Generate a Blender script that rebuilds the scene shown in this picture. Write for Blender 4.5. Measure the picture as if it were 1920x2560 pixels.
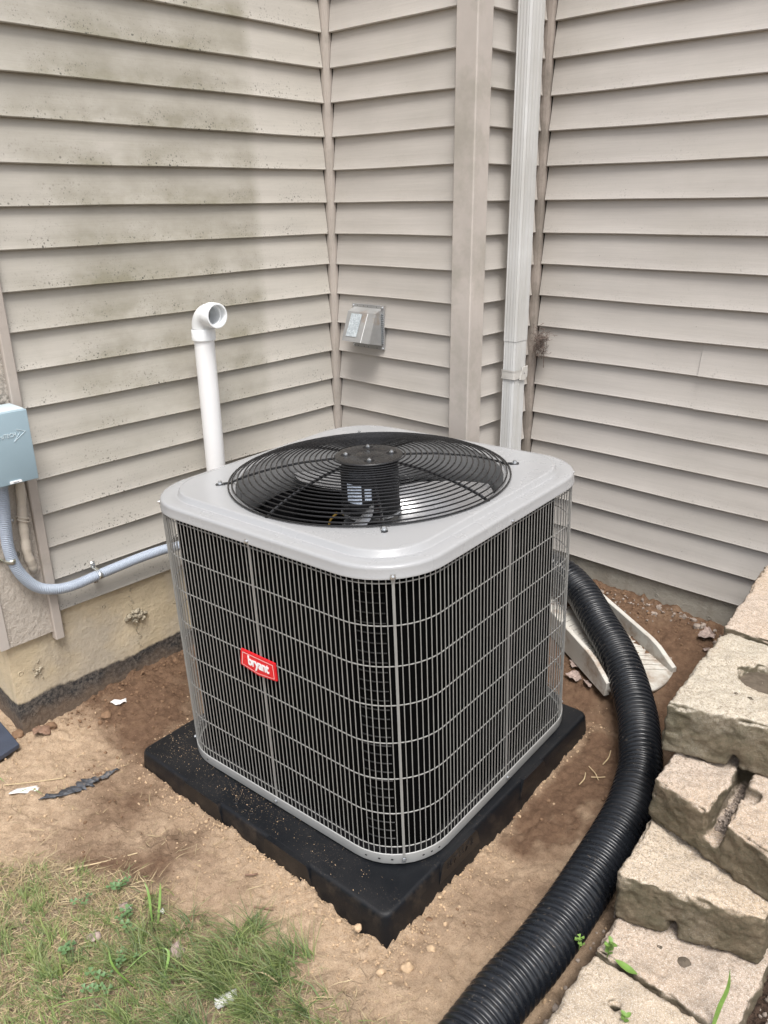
import bpy, bmesh, math, random
import numpy as np
from mathutils import Vector, Matrix, Euler

random.seed(7)
RNG = np.random.default_rng(7)
for o in list(bpy.data.objects):
    bpy.data.objects.remove(o)
SC = bpy.context.scene
COL = SC.collection

# ------------------------------------------------------------------ camera
cam_d = bpy.data.cameras.new('camera')
cam_d.sensor_fit = 'VERTICAL'
cam_d.sensor_height = 36.0
cam_d.lens = 27.826
cam_d.clip_start = 0.02
cam_d.clip_end = 500
cam = bpy.data.objects.new('camera', cam_d)
COL.objects.link(cam)
cR = Vector((0.73664578, 0.67618272, -0.01139828))
cU = Vector((-0.23989305, 0.27702801, 0.93043366))
cF = Vector((-0.63230081, 0.68266567, -0.36628306))
cam.matrix_world = Matrix(((cR.x, cU.x, -cF.x, 2.1224), (cR.y, cU.y, -cF.y, -2.0397),
                           (cR.z, cU.z, -cF.z, 1.4947), (0, 0, 0, 1)))
SC.camera = cam

# ------------------------------------------------------------------ light
SUN_EL, SUN_ROT = math.radians(64), math.radians(130)
world = bpy.data.worlds.new('World')
SC.world = world
world.use_nodes = True
wt = world.node_tree
wt.nodes.clear()
sky = wt.nodes.new('ShaderNodeTexSky')
sky.sky_type = 'NISHITA'
sky.sun_disc = False
sky.sun_elevation = SUN_EL
sky.sun_rotation = SUN_ROT
sky.air_density = 1.0
sky.dust_density = 4.0
sky.ozone_density = 1.0
hs = wt.nodes.new('ShaderNodeHueSaturation')      # cloud cover takes the blue out of the sky
hs.inputs['Saturation'].default_value = 0.40
bg = wt.nodes.new('ShaderNodeBackground')
bg.inputs['Strength'].default_value = 0.11
wo = wt.nodes.new('ShaderNodeOutputWorld')
wt.links.new(sky.outputs[0], hs.inputs['Color'])
wt.links.new(hs.outputs[0], bg.inputs['Color'])
wt.links.new(bg.outputs[0], wo.inputs['Surface'])

sun_d = bpy.data.lights.new('sun', 'SUN')
sun_d.energy = 1.5
sun_d.angle = math.radians(24)
sun_d.color = (1.0, 0.975, 0.94)
sun = bpy.data.objects.new('sun', sun_d)
COL.objects.link(sun)
sdir = Vector((math.sin(SUN_ROT) * math.cos(SUN_EL), math.cos(SUN_ROT) * math.cos(SUN_EL), math.sin(SUN_EL)))
sun.rotation_euler = (-sdir).to_track_quat('-Z', 'Y').to_euler()
sun.location = (4, -4, 8)

SC.render.engine = 'CYCLES'
SC.view_settings.view_transform = 'Standard'
SC.view_settings.look = 'None'
SC.view_settings.gamma = 1.0
SC.view_settings.use_curve_mapping = False
SC.view_settings.exposure = 1.08

# ------------------------------------------------------------------ helpers
def link(o):
    COL.objects.link(o)
    return o

def tag(o, label=None, cat=None, group=None, kind=None):
    if label: o['label'] = label
    if cat: o['category'] = cat
    if group: o['group'] = group
    if kind: o['kind'] = kind
    return o

def empty(name, loc=(0, 0, 0), rz=0.0, matrix=None):
    o = bpy.data.objects.new(name, None)
    o.empty_display_size = 0.05
    link(o)
    if matrix is not None:
        o.matrix_world = matrix
    else:
        o.location = loc
        o.rotation_euler = (0, 0, rz)
    return o

def obj(name, mesh, parent=None):
    o = bpy.data.objects.new(name, mesh)
    link(o)
    if parent: o.parent = parent
    return o

class MB:
    """collects geometry; build() links it as one mesh object"""
    def __init__(self):
        self.v, self.f, self.n = [], [], 0
    def add(self, vs, fs):
        vs = [tuple(map(float, p)) for p in vs]
        n = self.n
        self.v += vs
        self.f += [tuple(i + n for i in f) for f in fs]
        self.n += len(vs)
        return self
    def box(self, lo, hi, bev=0.0):
        (x0, y0, z0), (x1, y1, z1) = lo, hi
        if bev <= 0:
            return self.add([(x0,y0,z0),(x1,y0,z0),(x1,y1,z0),(x0,y1,z0),(x0,y0,z1),(x1,y0,z1),(x1,y1,z1),(x0,y1,z1)],
                            [(0,3,2,1),(4,5,6,7),(0,1,5,4),(1,2,6,5),(2,3,7,6),(3,0,4,7)])
        bm = bmesh.new()
        bmesh.ops.create_cube(bm, size=1.0)
        for p in bm.verts:
            p.co = Vector(((p.co.x+.5)*(x1-x0)+x0, (p.co.y+.5)*(y1-y0)+y0, (p.co.z+.5)*(z1-z0)+z0))
        bmesh.ops.bevel(bm, geom=bm.edges[:], offset=bev, segments=3, affect='EDGES', profile=.5)
        self.bm(bm)
        return self
    def bm(self, bm):
        bm.verts.index_update()
        self.add([p.co for p in bm.verts], [[q.index for q in f.verts] for f in bm.faces])
        bm.free()
    def prism(self, poly, h0, h1, ax=(0, 1, 2)):
        """polygon in axes ax[0], ax[1], extruded along ax[2]"""
        n = len(poly); vs = []
        for h in (h0, h1):
            for p in poly:
                q = [0, 0, 0]; q[ax[0]] = p[0]; q[ax[1]] = p[1]; q[ax[2]] = h
                vs.append(q)
        fs = [tuple(range(n))[::-1], tuple(range(n, 2*n))]
        fs += [(i, (i+1) % n, n+(i+1) % n, n+i) for i in range(n)]
        return self.add(vs, fs)
    def tube(self, path, rad, seg=10, caps=True, closed=False):
        P = [Vector(p) for p in path]; n = len(P)
        rads = rad if hasattr(rad, '__len__') else [rad]*n
        up = None; vs = []; fs = []
        for i, p in enumerate(P):
            if closed: t = P[(i+1) % n]-P[i-1]
            else: t = P[min(i+1, n-1)]-P[max(i-1, 0)]
            t.normalize()
            if up is None:
                up = Vector((0, 0, 1)) if abs(t.z) < .9 else Vector((1, 0, 0))
            a = (up - t*up.dot(t)).normalized(); b = t.cross(a); up = a
            for k in range(seg):
                th = 2*math.pi*k/seg
                vs.append(p + (a*math.cos(th)+b*math.sin(th))*rads[i])
        m = n if closed else n-1
        for i in range(m):
            j = (i+1) % n
            for k in range(seg):
                fs.append((i*seg+k, i*seg+(k+1) % seg, j*seg+(k+1) % seg, j*seg+k))
        if caps and not closed:
            fs.append(tuple(range(seg))[::-1]); fs.append(tuple(range((n-1)*seg, n*seg)))
        return self.add(vs, fs)
    def lathe(self, prof, seg=24, origin=(0, 0, 0), axis='z', caps=True):
        """prof: list of (r, h) along the axis"""
        vs = []; fs = []; o = Vector(origin)
        for r, h in prof:
            for k in range(seg):
                t = 2*math.pi*k/seg; a, b = r*math.cos(t), r*math.sin(t)
                q = {'z': (a, b, h), 'x': (h, a, b), 'y': (b, h, a)}[axis]
                vs.append(o+Vector(q))
        for i in range(len(prof)-1):
            for k in range(seg):
                fs.append((i*seg+k, i*seg+(k+1) % seg, (i+1)*seg+(k+1) % seg, (i+1)*seg+k))
        if caps:
            fs.append(tuple(range(seg))[::-1]); fs.append(tuple(range((len(prof)-1)*seg, len(prof)*seg)))
        return self.add(vs, fs)
    def mesh(self, name, mat, smooth=True, angle=40):
        me = bpy.data.meshes.new(name)
        me.from_pydata(self.v, [], self.f)
        me.validate()
        if mat: me.materials.append(mat)
        if smooth:
            me.shade_smooth() if hasattr(me, 'shade_smooth') else None
            sharp(me, angle)
        me.update()
        return me
    def build(self, name, mat, parent=None, smooth=True, angle=40):
        return obj(name, self.mesh(name, mat, smooth, angle), parent)

def sharp(me, deg):
    bm = bmesh.new(); bm.from_mesh(me)
    bmesh.ops.recalc_face_normals(bm, faces=bm.faces)
    c = math.radians(deg)
    for e in bm.edges:
        e.smooth = not (len(e.link_faces) == 2 and e.calc_face_angle(0) > c)
    for f in bm.faces: f.smooth = True
    bm.to_mesh(me); bm.free()

def rrect(s, r, n=8, sy=None):
    """rounded square outline, counter-clockwise"""
    sy = s if sy is None else sy
    pts = []
    for cx, cy, a0 in ((s-r, sy-r, 0), (-s+r, sy-r, 90), (-s+r, -sy+r, 180), (s-r, -sy+r, 270)):
        for k in range(n+1):
            t = math.radians(a0+90*k/n)
            pts.append((cx+r*math.cos(t), cy+r*math.sin(t)))
    return pts

def rings_loft(mb, rings, cap_first=False, cap_last=False):
    n = len(rings[0]); vs = [p for r in rings for p in r]; fs = []
    for i in range(len(rings)-1):
        for k in range(n):
            fs.append((i*n+k, i*n+(k+1) % n, (i+1)*n+(k+1) % n, (i+1)*n+k))
    if cap_first: fs.append(tuple(range(n))[::-1])
    if cap_last: fs.append(tuple(range((len(rings)-1)*n, len(rings)*n)))
    mb.add(vs, fs)

def catmull(P, per=8):
    P = [np.array(p, float) for p in P]
    P = [2*P[0]-P[1]]+P+[2*P[-1]-P[-2]]
    out = []
    for i in range(1, len(P)-2):
        for k in range(per):
            t = k/per
            out.append(.5*((2*P[i])+(-P[i-1]+P[i+1])*t+(2*P[i-1]-5*P[i]+4*P[i+1]-P[i+2])*t*t+(-P[i-1]+3*P[i]-3*P[i+1]+P[i+2])*t**3))
    out.append(P[-2])
    return np.array(out)

def resample(P, step):
    d = np.r_[0, np.cumsum(np.linalg.norm(np.diff(P, axis=0), axis=1))]
    s = np.arange(0, d[-1], step)
    return np.stack([np.interp(s, d, P[:, k]) for k in range(3)], 1), s

# value noise --------------------------------------------------------------
def _h(ix, iy, iz, seed):
    with np.errstate(over='ignore'):
        n = (ix.astype(np.int64)*374761393+iy.astype(np.int64)*668265263+iz.astype(np.int64)*2147483647+seed*1274126177) & 0xffffffff
        n = ((n ^ (n >> 13))*1274126177) & 0xffffffff
        n = (n ^ (n >> 16)) & 0xffffff
    return n/float(0xffffff)*2-1

def noise3(p, seed=0):
    p = np.asarray(p, float)
    i = np.floor(p); f = p-i; i = i.astype(np.int64); u = f*f*(3-2*f)
    r = 0
    for a in (0, 1):
        for b in (0, 1):
            for c in (0, 1):
                w = (u[..., 0] if a else 1-u[..., 0])*(u[..., 1] if b else 1-u[..., 1])*(u[..., 2] if c else 1-u[..., 2])
                r = r+w*_h(i[..., 0]+a, i[..., 1]+b, i[..., 2]+c, seed)
    return r

def fbm(p, scale, oct=4, seed=0, gain=.5):
    p = np.asarray(p, float)*scale; r = 0; a = 1
    for k in range(oct):
        r = r+a*noise3(p+k*17.3, seed+k); p = p*2.03; a *= gain
    return r

# ------------------------------------------------------------------ materials
class NB:
    def __init__(self, name):
        self.m = bpy.data.materials.new(name); self.m.use_nodes = True
        self.t = self.m.node_tree; self.t.nodes.clear()
        self.b = self.n('ShaderNodeBsdfPrincipled')
        o = self.n('ShaderNodeOutputMaterial')
        self.l(self.b.outputs[0], o.inputs[0])
        self._pos = None; self._obj = None
    def n(self, t, **k):
        x = self.t.nodes.new(t)
        for a, b in k.items(): setattr(x, a, b)
        return x
    def l(self, a, b): self.t.links.new(a, b)
    def put(self, sock, v):
        if hasattr(v, 'is_linked') or hasattr(v, 'links'): self.l(v, sock)
        elif isinstance(v, (tuple, list)) and len(v) == 3 and sock.type == 'RGBA': sock.default_value = (*v, 1)
        else: sock.default_value = v
    def pos(self):
        if not self._pos: self._pos = self.n('ShaderNodeNewGeometry').outputs['Position']
        return self._pos
    def obj(self):
        if not self._obj: self._obj = self.n('ShaderNodeTexCoord').outputs['Object']
        return self._obj
    def scale(self, vec, s, loc=(0, 0, 0)):
        x = self.n('ShaderNodeMapping'); self.l(vec, x.inputs[0])
        x.inputs['Scale'].default_value = s; x.inputs['Location'].default_value = loc
        return x.outputs[0]
    def noise(self, s, detail=4, rough=.55, vec=None, dist=0.0):
        x = self.n('ShaderNodeTexNoise'); self.l(vec or self.pos(), x.inputs['Vector'])
        x.inputs['Scale'].default_value = s; x.inputs['Detail'].default_value = detail
        x.inputs['Roughness'].default_value = rough; x.inputs['Distortion'].default_value = dist
        return x.outputs[0]
    def voro(self, s, vec=None, feature='F1', out=0, rnd=1.0):
        x = self.n('ShaderNodeTexVoronoi', feature=feature); self.l(vec or self.pos(), x.inputs['Vector'])
        x.inputs['Scale'].default_value = s; x.inputs['Randomness'].default_value = rnd
        return x.outputs[out]
    def ramp(self, f, *stops, interp='LINEAR'):
        x = self.n('ShaderNodeValToRGB'); self.put(x.inputs[0], f)
        e = x.color_ramp.elements; x.color_ramp.interpolation = interp
        while len(e) < len(stops): e.new(.5)
        for q, (p, c) in zip(e, stops):
            q.position = p
            q.color = (c, c, c, 1) if not isinstance(c, (tuple, list)) else (*c, 1)
        return x.outputs[0]
    def mix(self, f, a, b, mode='MIX'):
        x = self.n('ShaderNodeMix', data_type='RGBA', blend_type=mode)
        self.put(x.inputs[0], f); self.put(x.inputs[6], a); self.put(x.inputs[7], b)
        return x.outputs[2]
    def math(self, op, a, b=0.0, clamp=False):
        x = self.n('ShaderNodeMath', operation=op, use_clamp=clamp)
        self.put(x.inputs[0], a); self.put(x.inputs[1], b)
        return x.outputs[0]
    def sep(self, v):
        x = self.n('ShaderNodeSeparateXYZ'); self.l(v, x.inputs[0]); return x.outputs
    def attr(self, name):
        x = self.n('ShaderNodeAttribute', attribute_name=name); return x.outputs
    def bump(self, h, st=.3, d=.002, prev=None):
        x = self.n('ShaderNodeBump'); self.put(x.inputs['Height'], h)
        x.inputs['Strength'].default_value = st; x.inputs['Distance'].default_value = d
        if prev: self.l(prev, x.inputs['Normal'])
        return x.outputs[0]
    def done(self, color=None, rough=None, metal=None, normal=None, spec=None, coat=None):
        B = self.b.inputs
        if color is not None: self.put(B['Base Color'], color)
        if rough is not None: self.put(B['Roughness'], rough)
        if metal is not None: self.put(B['Metallic'], metal)
        if normal is not None: self.l(normal, B['Normal'])
        if spec is not None: self.put(B['Specular IOR Level'], spec)
        if coat is not None:
            B['Coat Weight'].default_value = coat; B['Coat Roughness'].default_value = .08
        return self.m

E_H = 0.1016            # siding exposure
Z_H = 1.49              # a course edge sits at this height

def m_siding(name, base, dirt, mold):
    b = NB(name)
    oz = b.sep(b.obj())[2]
    fr = b.math('DIVIDE', oz, E_H)
    gv = b.scale(b.obj(), (7, 60, 260))
    grain = b.noise(1, 3, .6, gv)
    grain2 = b.noise(1, 2, .5, b.scale(b.pos(), (14, 14, 420)))
    big = b.noise(2.3, 4, .6)
    col = b.mix(b.ramp(big, (.3, 0), (.75, 1)), base, tuple(c*.86 for c in base))
    col = b.mix(b.math('MULTIPLY', b.ramp(grain, (.35, 0), (.7, 1)), .22), col, tuple(c*.66 for c in base))
    # mildew and dust film, thicker towards the lower half of the boards
    low = b.ramp(fr, (.05, 1), (.75, .35))
    blot = b.ramp(b.noise(1, 6, .66, b.scale(b.pos(), (4.2, 4.2, 6.5))), (.34, 0), (.66, 1))
    patch = b.ramp(b.noise(1.5, 3, .5), (.36, 0), (.56, 1))
    mk = b.math('MULTIPLY', b.math('MULTIPLY', blot, low), patch)
    if mold > .5:
        px = b.sep(b.pos())
        band = b.math('MULTIPLY', b.ramp(b.math('ADD', px[1], 1.3), (.10, .15), (.35, 1), (.96, 1), (1.06, .12)),
                      b.ramp(b.math('MULTIPLY', px[2], .4), (.24, .1), (.44, 1)))
        mk = b.math('MULTIPLY', b.math('ADD', b.math('MULTIPLY', blot, low), .22), band)
    col = b.mix(b.math('MULTIPLY', mk, dirt, True), col, (.20, .185, .13))
    # mould specks: small dark dots gathered near the drip edges
    dots = 0
    for s, th, w in ((130, .26, 1.0), (210, .27, 1.0), (420, .30, .8)):
        v = b.scale(b.pos(), (1, 1, 1), (s, 0, 0))
        d = b.ramp(b.voro(s*.55, v), (th*.55, 1), (th, 0))
        keep = b.ramp(b.voro(s*.55, v, out=1), (.40, 0), (.45, 1))
        d = b.math('MULTIPLY', d, keep)
        dots = d if dots == 0 else b.math('MAXIMUM', dots, b.math('MULTIPLY', d, w))
    clus = b.ramp(b.noise(7, 5, .72), (.43, 0), (.60, 1))
    edge = b.ramp(fr, (.03, 1), (.30, .45), (.75, 0))
    dd = b.math('MULTIPLY', b.math('MULTIPLY', dots, clus), edge)
    col = b.mix(b.math('MULTIPLY', dd, mold, True), col, (.035, .035, .028))
    # rare single fly specks anywhere
    sp = b.math('MULTIPLY', b.ramp(b.voro(34), (.03, 1), (.05, 0)), b.ramp(b.voro(34, out=1), (.80, 0), (.82, 1)))
    col = b.mix(b.math('MULTIPLY', sp, .75), col, (.06, .055, .045))
    nm = b.bump(b.math('ADD', grain, b.math('MULTIPLY', grain2, .6)), .22, .0012)
    return b.done(col, .52, 0, nm, .35)

SID = (.488, .456, .420)
M_side_l = m_siding('siding_mildew', (.515, .485, .435), .78, 1.0)
M_side_m = m_siding('siding_plain', SID, .20, .16)
M_side_r = m_siding('siding_right', (.488, .456, .421), .20, .30)

def m_simple(name, col, rough=.5, metal=0.0, nscale=30, var=.12, bump=.0, bdist=.001, spec=.5, coat=None, dirt=None):
    b = NB(name)
    n = b.noise(nscale, 5, .6)
    c = b.mix(b.ramp(n, (.3, 0), (.7, 1)), tuple(x*(1-var) for x in col), tuple(min(1, x*(1+var)) for x in col))
    if dirt:
        f = b.ramp(b.noise(dirt[1], 6, .7), (dirt[2], 0), (dirt[2]+.15, 1))
        c = b.mix(b.math('MULTIPLY', f, dirt[3]), c, dirt[0])
    nm = b.bump(b.noise(nscale*9, 4, .6), bump, bdist) if bump else None
    r = b.ramp(b.noise(nscale*1.7, 3), (.3, rough*.85), (.7, min(1, rough*1.15)))
    return b.done(c, r, metal, nm, spec, coat)

M_trim = m_simple('vinyl_trim', (.42, .375, .335), .5, 0, 8, .10, .15, .0008, .35, dirt=((.2, .19, .15), 6, .5, .35))
M_trim_d = m_simple('vinyl_trim_aged', (.34, .295, .26), .55, 0, 8, .14, .2, .0008, .3, dirt=((.12, .11, .09), 7, .45, .5))
M_post = m_simple('vinyl_post', (.475, .432, .395), .5, 0, 6, .10, .12, .0008, .35, dirt=((.25, .24, .19), 4, .48, .4))

def m_stucco():
    b = NB('stucco')
    v = b.scale(b.obj(), (1, 1, 1))
    n1 = b.noise(120, 5, .62, dist=1.5)
    n2 = b.voro(90, b.scale(b.pos(), (1, 1, .6)), 'SMOOTH_F1')
    h = b.math('ADD', n1, b.math('MULTIPLY', n2, .7))
    pz = b.sep(b.pos())[2]
    mold = b.math('MULTIPLY', b.ramp(b.noise(70, 6, .75), (.44, 0), (.56, 1)),
                  b.math('MULTIPLY', b.ramp(pz, (.93, 0), (1.0, 1)), b.ramp(b.noise(6, 3), (.35, .25), (.6, 1))))
    c = b.mix(b.ramp(n1, (.35, 0), (.7, 1)), (.44, .39, .335), (.55, .50, .44))
    c = b.mix(b.math('MULTIPLY', mold, .85), c, (.035, .034, .03))
    return b.done(c, .85, 0, b.bump(h, .85, .006), .2)
M_stucco = m_stucco()

def m_found(name, base, tar=True):
    b = NB(name)
    p = b.sep(b.pos())
    n1 = b.noise(7, 6, .6); n2 = b.noise(60, 6, .7)
    c = b.mix(b.ramp(n1, (.32, 0), (.72, 1)), tuple(x*.72 for x in base), base)
    c = b.mix(b.math('MULTIPLY', b.ramp(b.noise(3.1, 4, .6), (.5, 0), (.66, 1)), .55), c, (.40, .37, .33))
    c = b.mix(b.math('MULTIPLY', b.ramp(n2, (.52, 0), (.7, 1)), .30), c, tuple(x*.5 for x in base))
    # vertical run-off streaks
    st = b.ramp(b.noise(1, 4, .6, b.scale(b.pos(), (9, 9, .9))), (.58, 0), (.68, 1))
    c = b.mix(b.math('MULTIPLY', st, .35), c, (.20, .17, .13))
    holes = b.math('MULTIPLY', b.ramp(b.voro(62), (.05, 1), (.10, 0)), b.ramp(b.voro(62, out=1), (.55, 0), (.6, 1)))
    craters = b.math('MULTIPLY', b.ramp(b.voro(17), (.06, 0), (.10, 1), (.14, 0)), b.ramp(b.voro(17, out=1), (.45, 0), (.5, 1)))
    if tar:
        z = b.math('ADD', p[2], b.math('MULTIPLY', b.math('SUBTRACT', b.noise(7, 5, .65), .5), .055))
        f = b.ramp(z, (.118, 1), (.126, 0))
        tc = b.mix(b.ramp(b.noise(85, 6, .75), (.42, 0), (.68, 1)), (.030, .030, .032), (.17, .15, .13))
        tc = b.mix(b.math('MULTIPLY', b.ramp(b.noise(14, 4), (.45, 0), (.65, 1)), .4), tc, (.11, .085, .065))
        c = b.mix(f, c, tc)
    mud = b.math('SUBTRACT', p[2], b.math('MULTIPLY', b.noise(16, 5), .10))
    c = b.mix(b.math('MULTIPLY', b.ramp(mud, (-.02, 1), (.05, 0)), .5), c, (.20, .14, .095))
    h = b.math('SUBTRACT', b.math('ADD', n2, b.math('MULTIPLY', n1, .5)), b.math('MULTIPLY', holes, .9))
    h = b.math('ADD', h, b.math('MULTIPLY', craters, .6))
    return b.done(c, .88, 0, b.bump(h, .85, .005), .2)
M_found_l = m_found('foundation_tan', (.66, .55, .38), True)
M_found_r = m_found('foundation_grey', (.40, .375, .32), False)

# equipment
_b = NB('cap_paint')
_f = _b.ramp(_b.noise(5, 6, .62), (.42, 0), (.8, 1)); _s = _b.math('MULTIPLY', _b.ramp(_b.voro(46), (.03, 1), (.05, 0)), _b.ramp(_b.voro(46, out=1), (.9, 0), (.92, 1)))
M_cap = _b.done(_b.mix(_b.math('MULTIPLY', _s, .4), _b.mix(_b.math('MULTIPLY', _f, .10), (.33, .333, .338), (.28, .27, .255)), (.2, .18, .15)), _b.math('ADD', .25, _b.math('MULTIPLY', _f, .08)), 0, None, .5, .15)
M_wire = m_simple('grille_paint', (.265, .262, .25), .36, 0, 40, .06, 0, .001, .5)
M_pan = m_simple('pan_paint', (.36, .36, .35), .38, 0, 20, .06, 0, .001, .5, dirt=((.2, .18, .15), 12, .62, .3))
M_guard = m_simple('guard_black', (.012, .012, .013), .28, 0, 30, .1, 0, .001, .5)
M_coil = None
def m_coil():
    b = NB('coil_fins')
    o = b.obj()
    w = b.n('ShaderNodeTexWave', wave_type='BANDS', bands_direction='Z')
    b.l(b.scale(o, (1, 1, 1)), w.inputs['Vector']); w.inputs['Scale'].default_value = 220; w.inputs['Distortion'].default_value = .3
    c = b.mix(w.outputs[0], (.002, .002, .002), (.006, .006, .006))
    return b.done(c, .8, 0, b.bump(w.outputs[0], .5, .001), .0)
M_coil = m_coil()
M_tube = m_simple('coil_tube', (.02, .02, .02), .35, .3, 30, .1)
M_inside = m_simple('shroud_paint', (.26, .26, .26), .3, 0, 12, .06)
M_blade = m_simple('blade_metal', (.38, .38, .385), .25, .5, 9, .06)
M_motor = m_simple('motor_black', (.005, .005, .006), .5, 0, 30, .1, 0, .001, .3)
M_screw = m_simple('zinc_screw', (.62, .64, .66), .28, .9, 60, .1)
M_black_hole = m_simple('rubber_and_dark_gaps', (.012, .012, .012), .6, 0, 30, .1)  # rubber feet; also the painted dark of holes and wall gaps
M_red = m_simple('badge_red', (.70, .012, .022), .3, 0, 30, .05)
M_white_print = m_simple('badge_white', (.85, .85, .86), .35, 0, 30, .03)
M_label = None
def m_label():
    b = NB('motor_label')
    o = b.obj()
    w = b.ramp(b.noise(1, 2, .5, b.scale(o, (900, 900, 120))), (.50, 0), (.56, 1))
    row = b.n('ShaderNodeTexWave', wave_type='BANDS', bands_direction='Z'); b.l(o, row.inputs['Vector']); row.inputs['Scale'].default_value = 62
    f = b.math('MULTIPLY', w, b.ramp(row.outputs[0], (.5, 0), (.6, 1)))
    return b.done(b.mix(b.math('MULTIPLY', f, .7), (.62, .70, .82), (.08, .10, .16)), .35, 0)
M_label = m_label()
M_wire_y = m_simple('wire_yellow', (.20, .12, .015), .4)
M_wire_r = m_simple('wire_red', (.35, .03, .02), .4)

def m_pad():
    b = NB('pad_plastic')
    n = b.noise(420, 3, .6)
    dust = b.math('MULTIPLY', b.ramp(b.noise(260, 5, .8), (.60, 0), (.72, 1)), b.ramp(b.noise(9, 4, .65), (.42, .06), (.68, 1)))
    up = b.sep(b.n('ShaderNodeNewGeometry').outputs['Normal'])[2]
    g = b.ramp(up, (.5, .0), (.9, 1))
    film = b.math('MULTIPLY', b.ramp(b.noise(6, 5, .6), (.42, 0), (.75, 1)), g)
    c = b.mix(b.math('MULTIPLY', film, .13), (.006, .007, .009), (.06, .052, .045))
    c = b.mix(b.math('MULTIPLY', b.math('MULTIPLY', dust, g), .85), c, (.42, .34, .26))
    o = b.sep(b.obj())
    side = b.math('MULTIPLY', b.math('SUBTRACT', 1.0, g), b.ramp(b.noise(22, 6, .7), (.5, 0), (.72, 1)))
    c = b.mix(b.math('MULTIPLY', side, .20), c, (.15, .11, .075))
    r = b.math('ADD', .42, b.math('MULTIPLY', film, .3))
    return b.done(c, r, 0, b.bump(n, .35, .0009), .28)
M_pad = m_pad()

M_hose = None
def m_hose():
    b = NB('drain_pipe_black')
    up = b.sep(b.n('ShaderNodeNewGeometry').outputs['Normal'])[2]
    g = b.ramp(up, (.25, 0), (.9, 1))
    d = b.math('MULTIPLY', b.ramp(b.noise(150, 5, .8), (.60, 0), (.70, 1)), b.ramp(b.noise(11, 4, .6), (.40, 0), (.62, .9)))
    spots = b.math('MULTIPLY', b.ramp(b.voro(120), (.08, 1), (.14, 0)), b.ramp(b.voro(120, out=1), (.86, 0), (.88, 1)))
    film = b.math('MULTIPLY', b.ramp(b.noise(7, 5, .65), (.45, 0), (.72, 1)), g)
    c = b.mix(b.math('MULTIPLY', film, .10), (.008, .0095, .0125), (.075, .075, .08))
    c = b.mix(b.math('MULTIPLY', d, b.ramp(up, (.0, .35), (.9, 1))), c, (.34, .28, .22))
    c = b.mix(b.math('MULTIPLY', spots, .6), c, (.42, .40, .36))
    return b.done(c, b.math('ADD', .27, b.math('MULTIPLY', film, .3)), 0, b.bump(b.noise(90, 3), .12, .001), .5)
M_hose = m_hose()

M_pvc = m_simple('pvc_white', (.80, .80, .80), .33, 0, 10, .02, 0, .001, .5, dirt=((.62, .57, .50), 14, .62, .25))
M_pvc_f = m_simple('pvc_fitting', (.78, .80, .81), .28, 0, 10, .02)
def m_down():
    b = NB('downspout_aluminium')
    v = b.scale(b.pos(), (40, 40, 2.2))
    s = b.ramp(b.noise(1, 5, .65, v), (.45, 0), (.75, 1))
    c = b.mix(b.ramp(b.noise(5, 5), (.35, 0), (.7, 1)), (.50, .498, .482), (.60, .605, .60))
    c = b.mix(b.math('MULTIPLY', s, .4), c, (.40, .385, .34))
    sp = b.math('MULTIPLY', b.ramp(b.voro(90), (.07, 1), (.12, 0)), b.ramp(b.voro(90, out=1), (.88, 0), (.9, 1)))
    c = b.mix(b.math('MULTIPLY', sp, .5), c, (.15, .13, .1))
    return b.done(c, .42, 0, None, .45)
M_down = m_down()
M_splash = m_simple('splash_plastic', (.52, .50, .455), .5, 0, 9, .08, .2, .001, .35, dirt=((.24, .16, .10), 7, .50, .75))
M_conduit = m_simple('conduit_grey', (.34, .385, .455), .42, 0, 20, .06, 0, .001, .4)
M_box = m_simple('box_bluegrey', (.30, .40, .455), .36, 0, 9, .04, 0, .001, .45)
M_box_hi = m_simple('box_rim', (.52, .61, .65), .36, 0, 9, .04)
M_zinc = m_simple('zinc_strap', (.58, .60, .60), .28, .9, 40, .15, dirt=((.5, .45, .15), 30, .5, .5))
M_pipe_p = m_simple('painted_pipe', (.50, .445, .375), .4, 0, 16, .1, .3, .002, .4, dirt=((.30, .25, .20), 22, .5, .4))
M_caulk = m_simple('caulk', (.52, .46, .40), .45, 0, 30, .1, .6, .003)
M_galv = m_simple('galvanised', (.31, .31, .305), .55, .3, 14, .15, .15, .001, .5, dirt=((.27, .15, .06), 9, .56, .55))
M_galv_b = m_simple('galvanised_bright', (.52, .56, .60), .3, .85, 40, .2)
def m_foil():
    b = NB('foil_sticker')
    cr = b.ramp(b.noise(45, 6, .75, dist=1.2), (.44, 0), (.5, 1), (.56, 0))
    c = b.mix(cr, (.66, .72, .76), (.36, .42, .46))
    return b.done(c, .32, .4, b.bump(b.noise(60, 5), .5, .002))
M_foil = m_foil()

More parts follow.
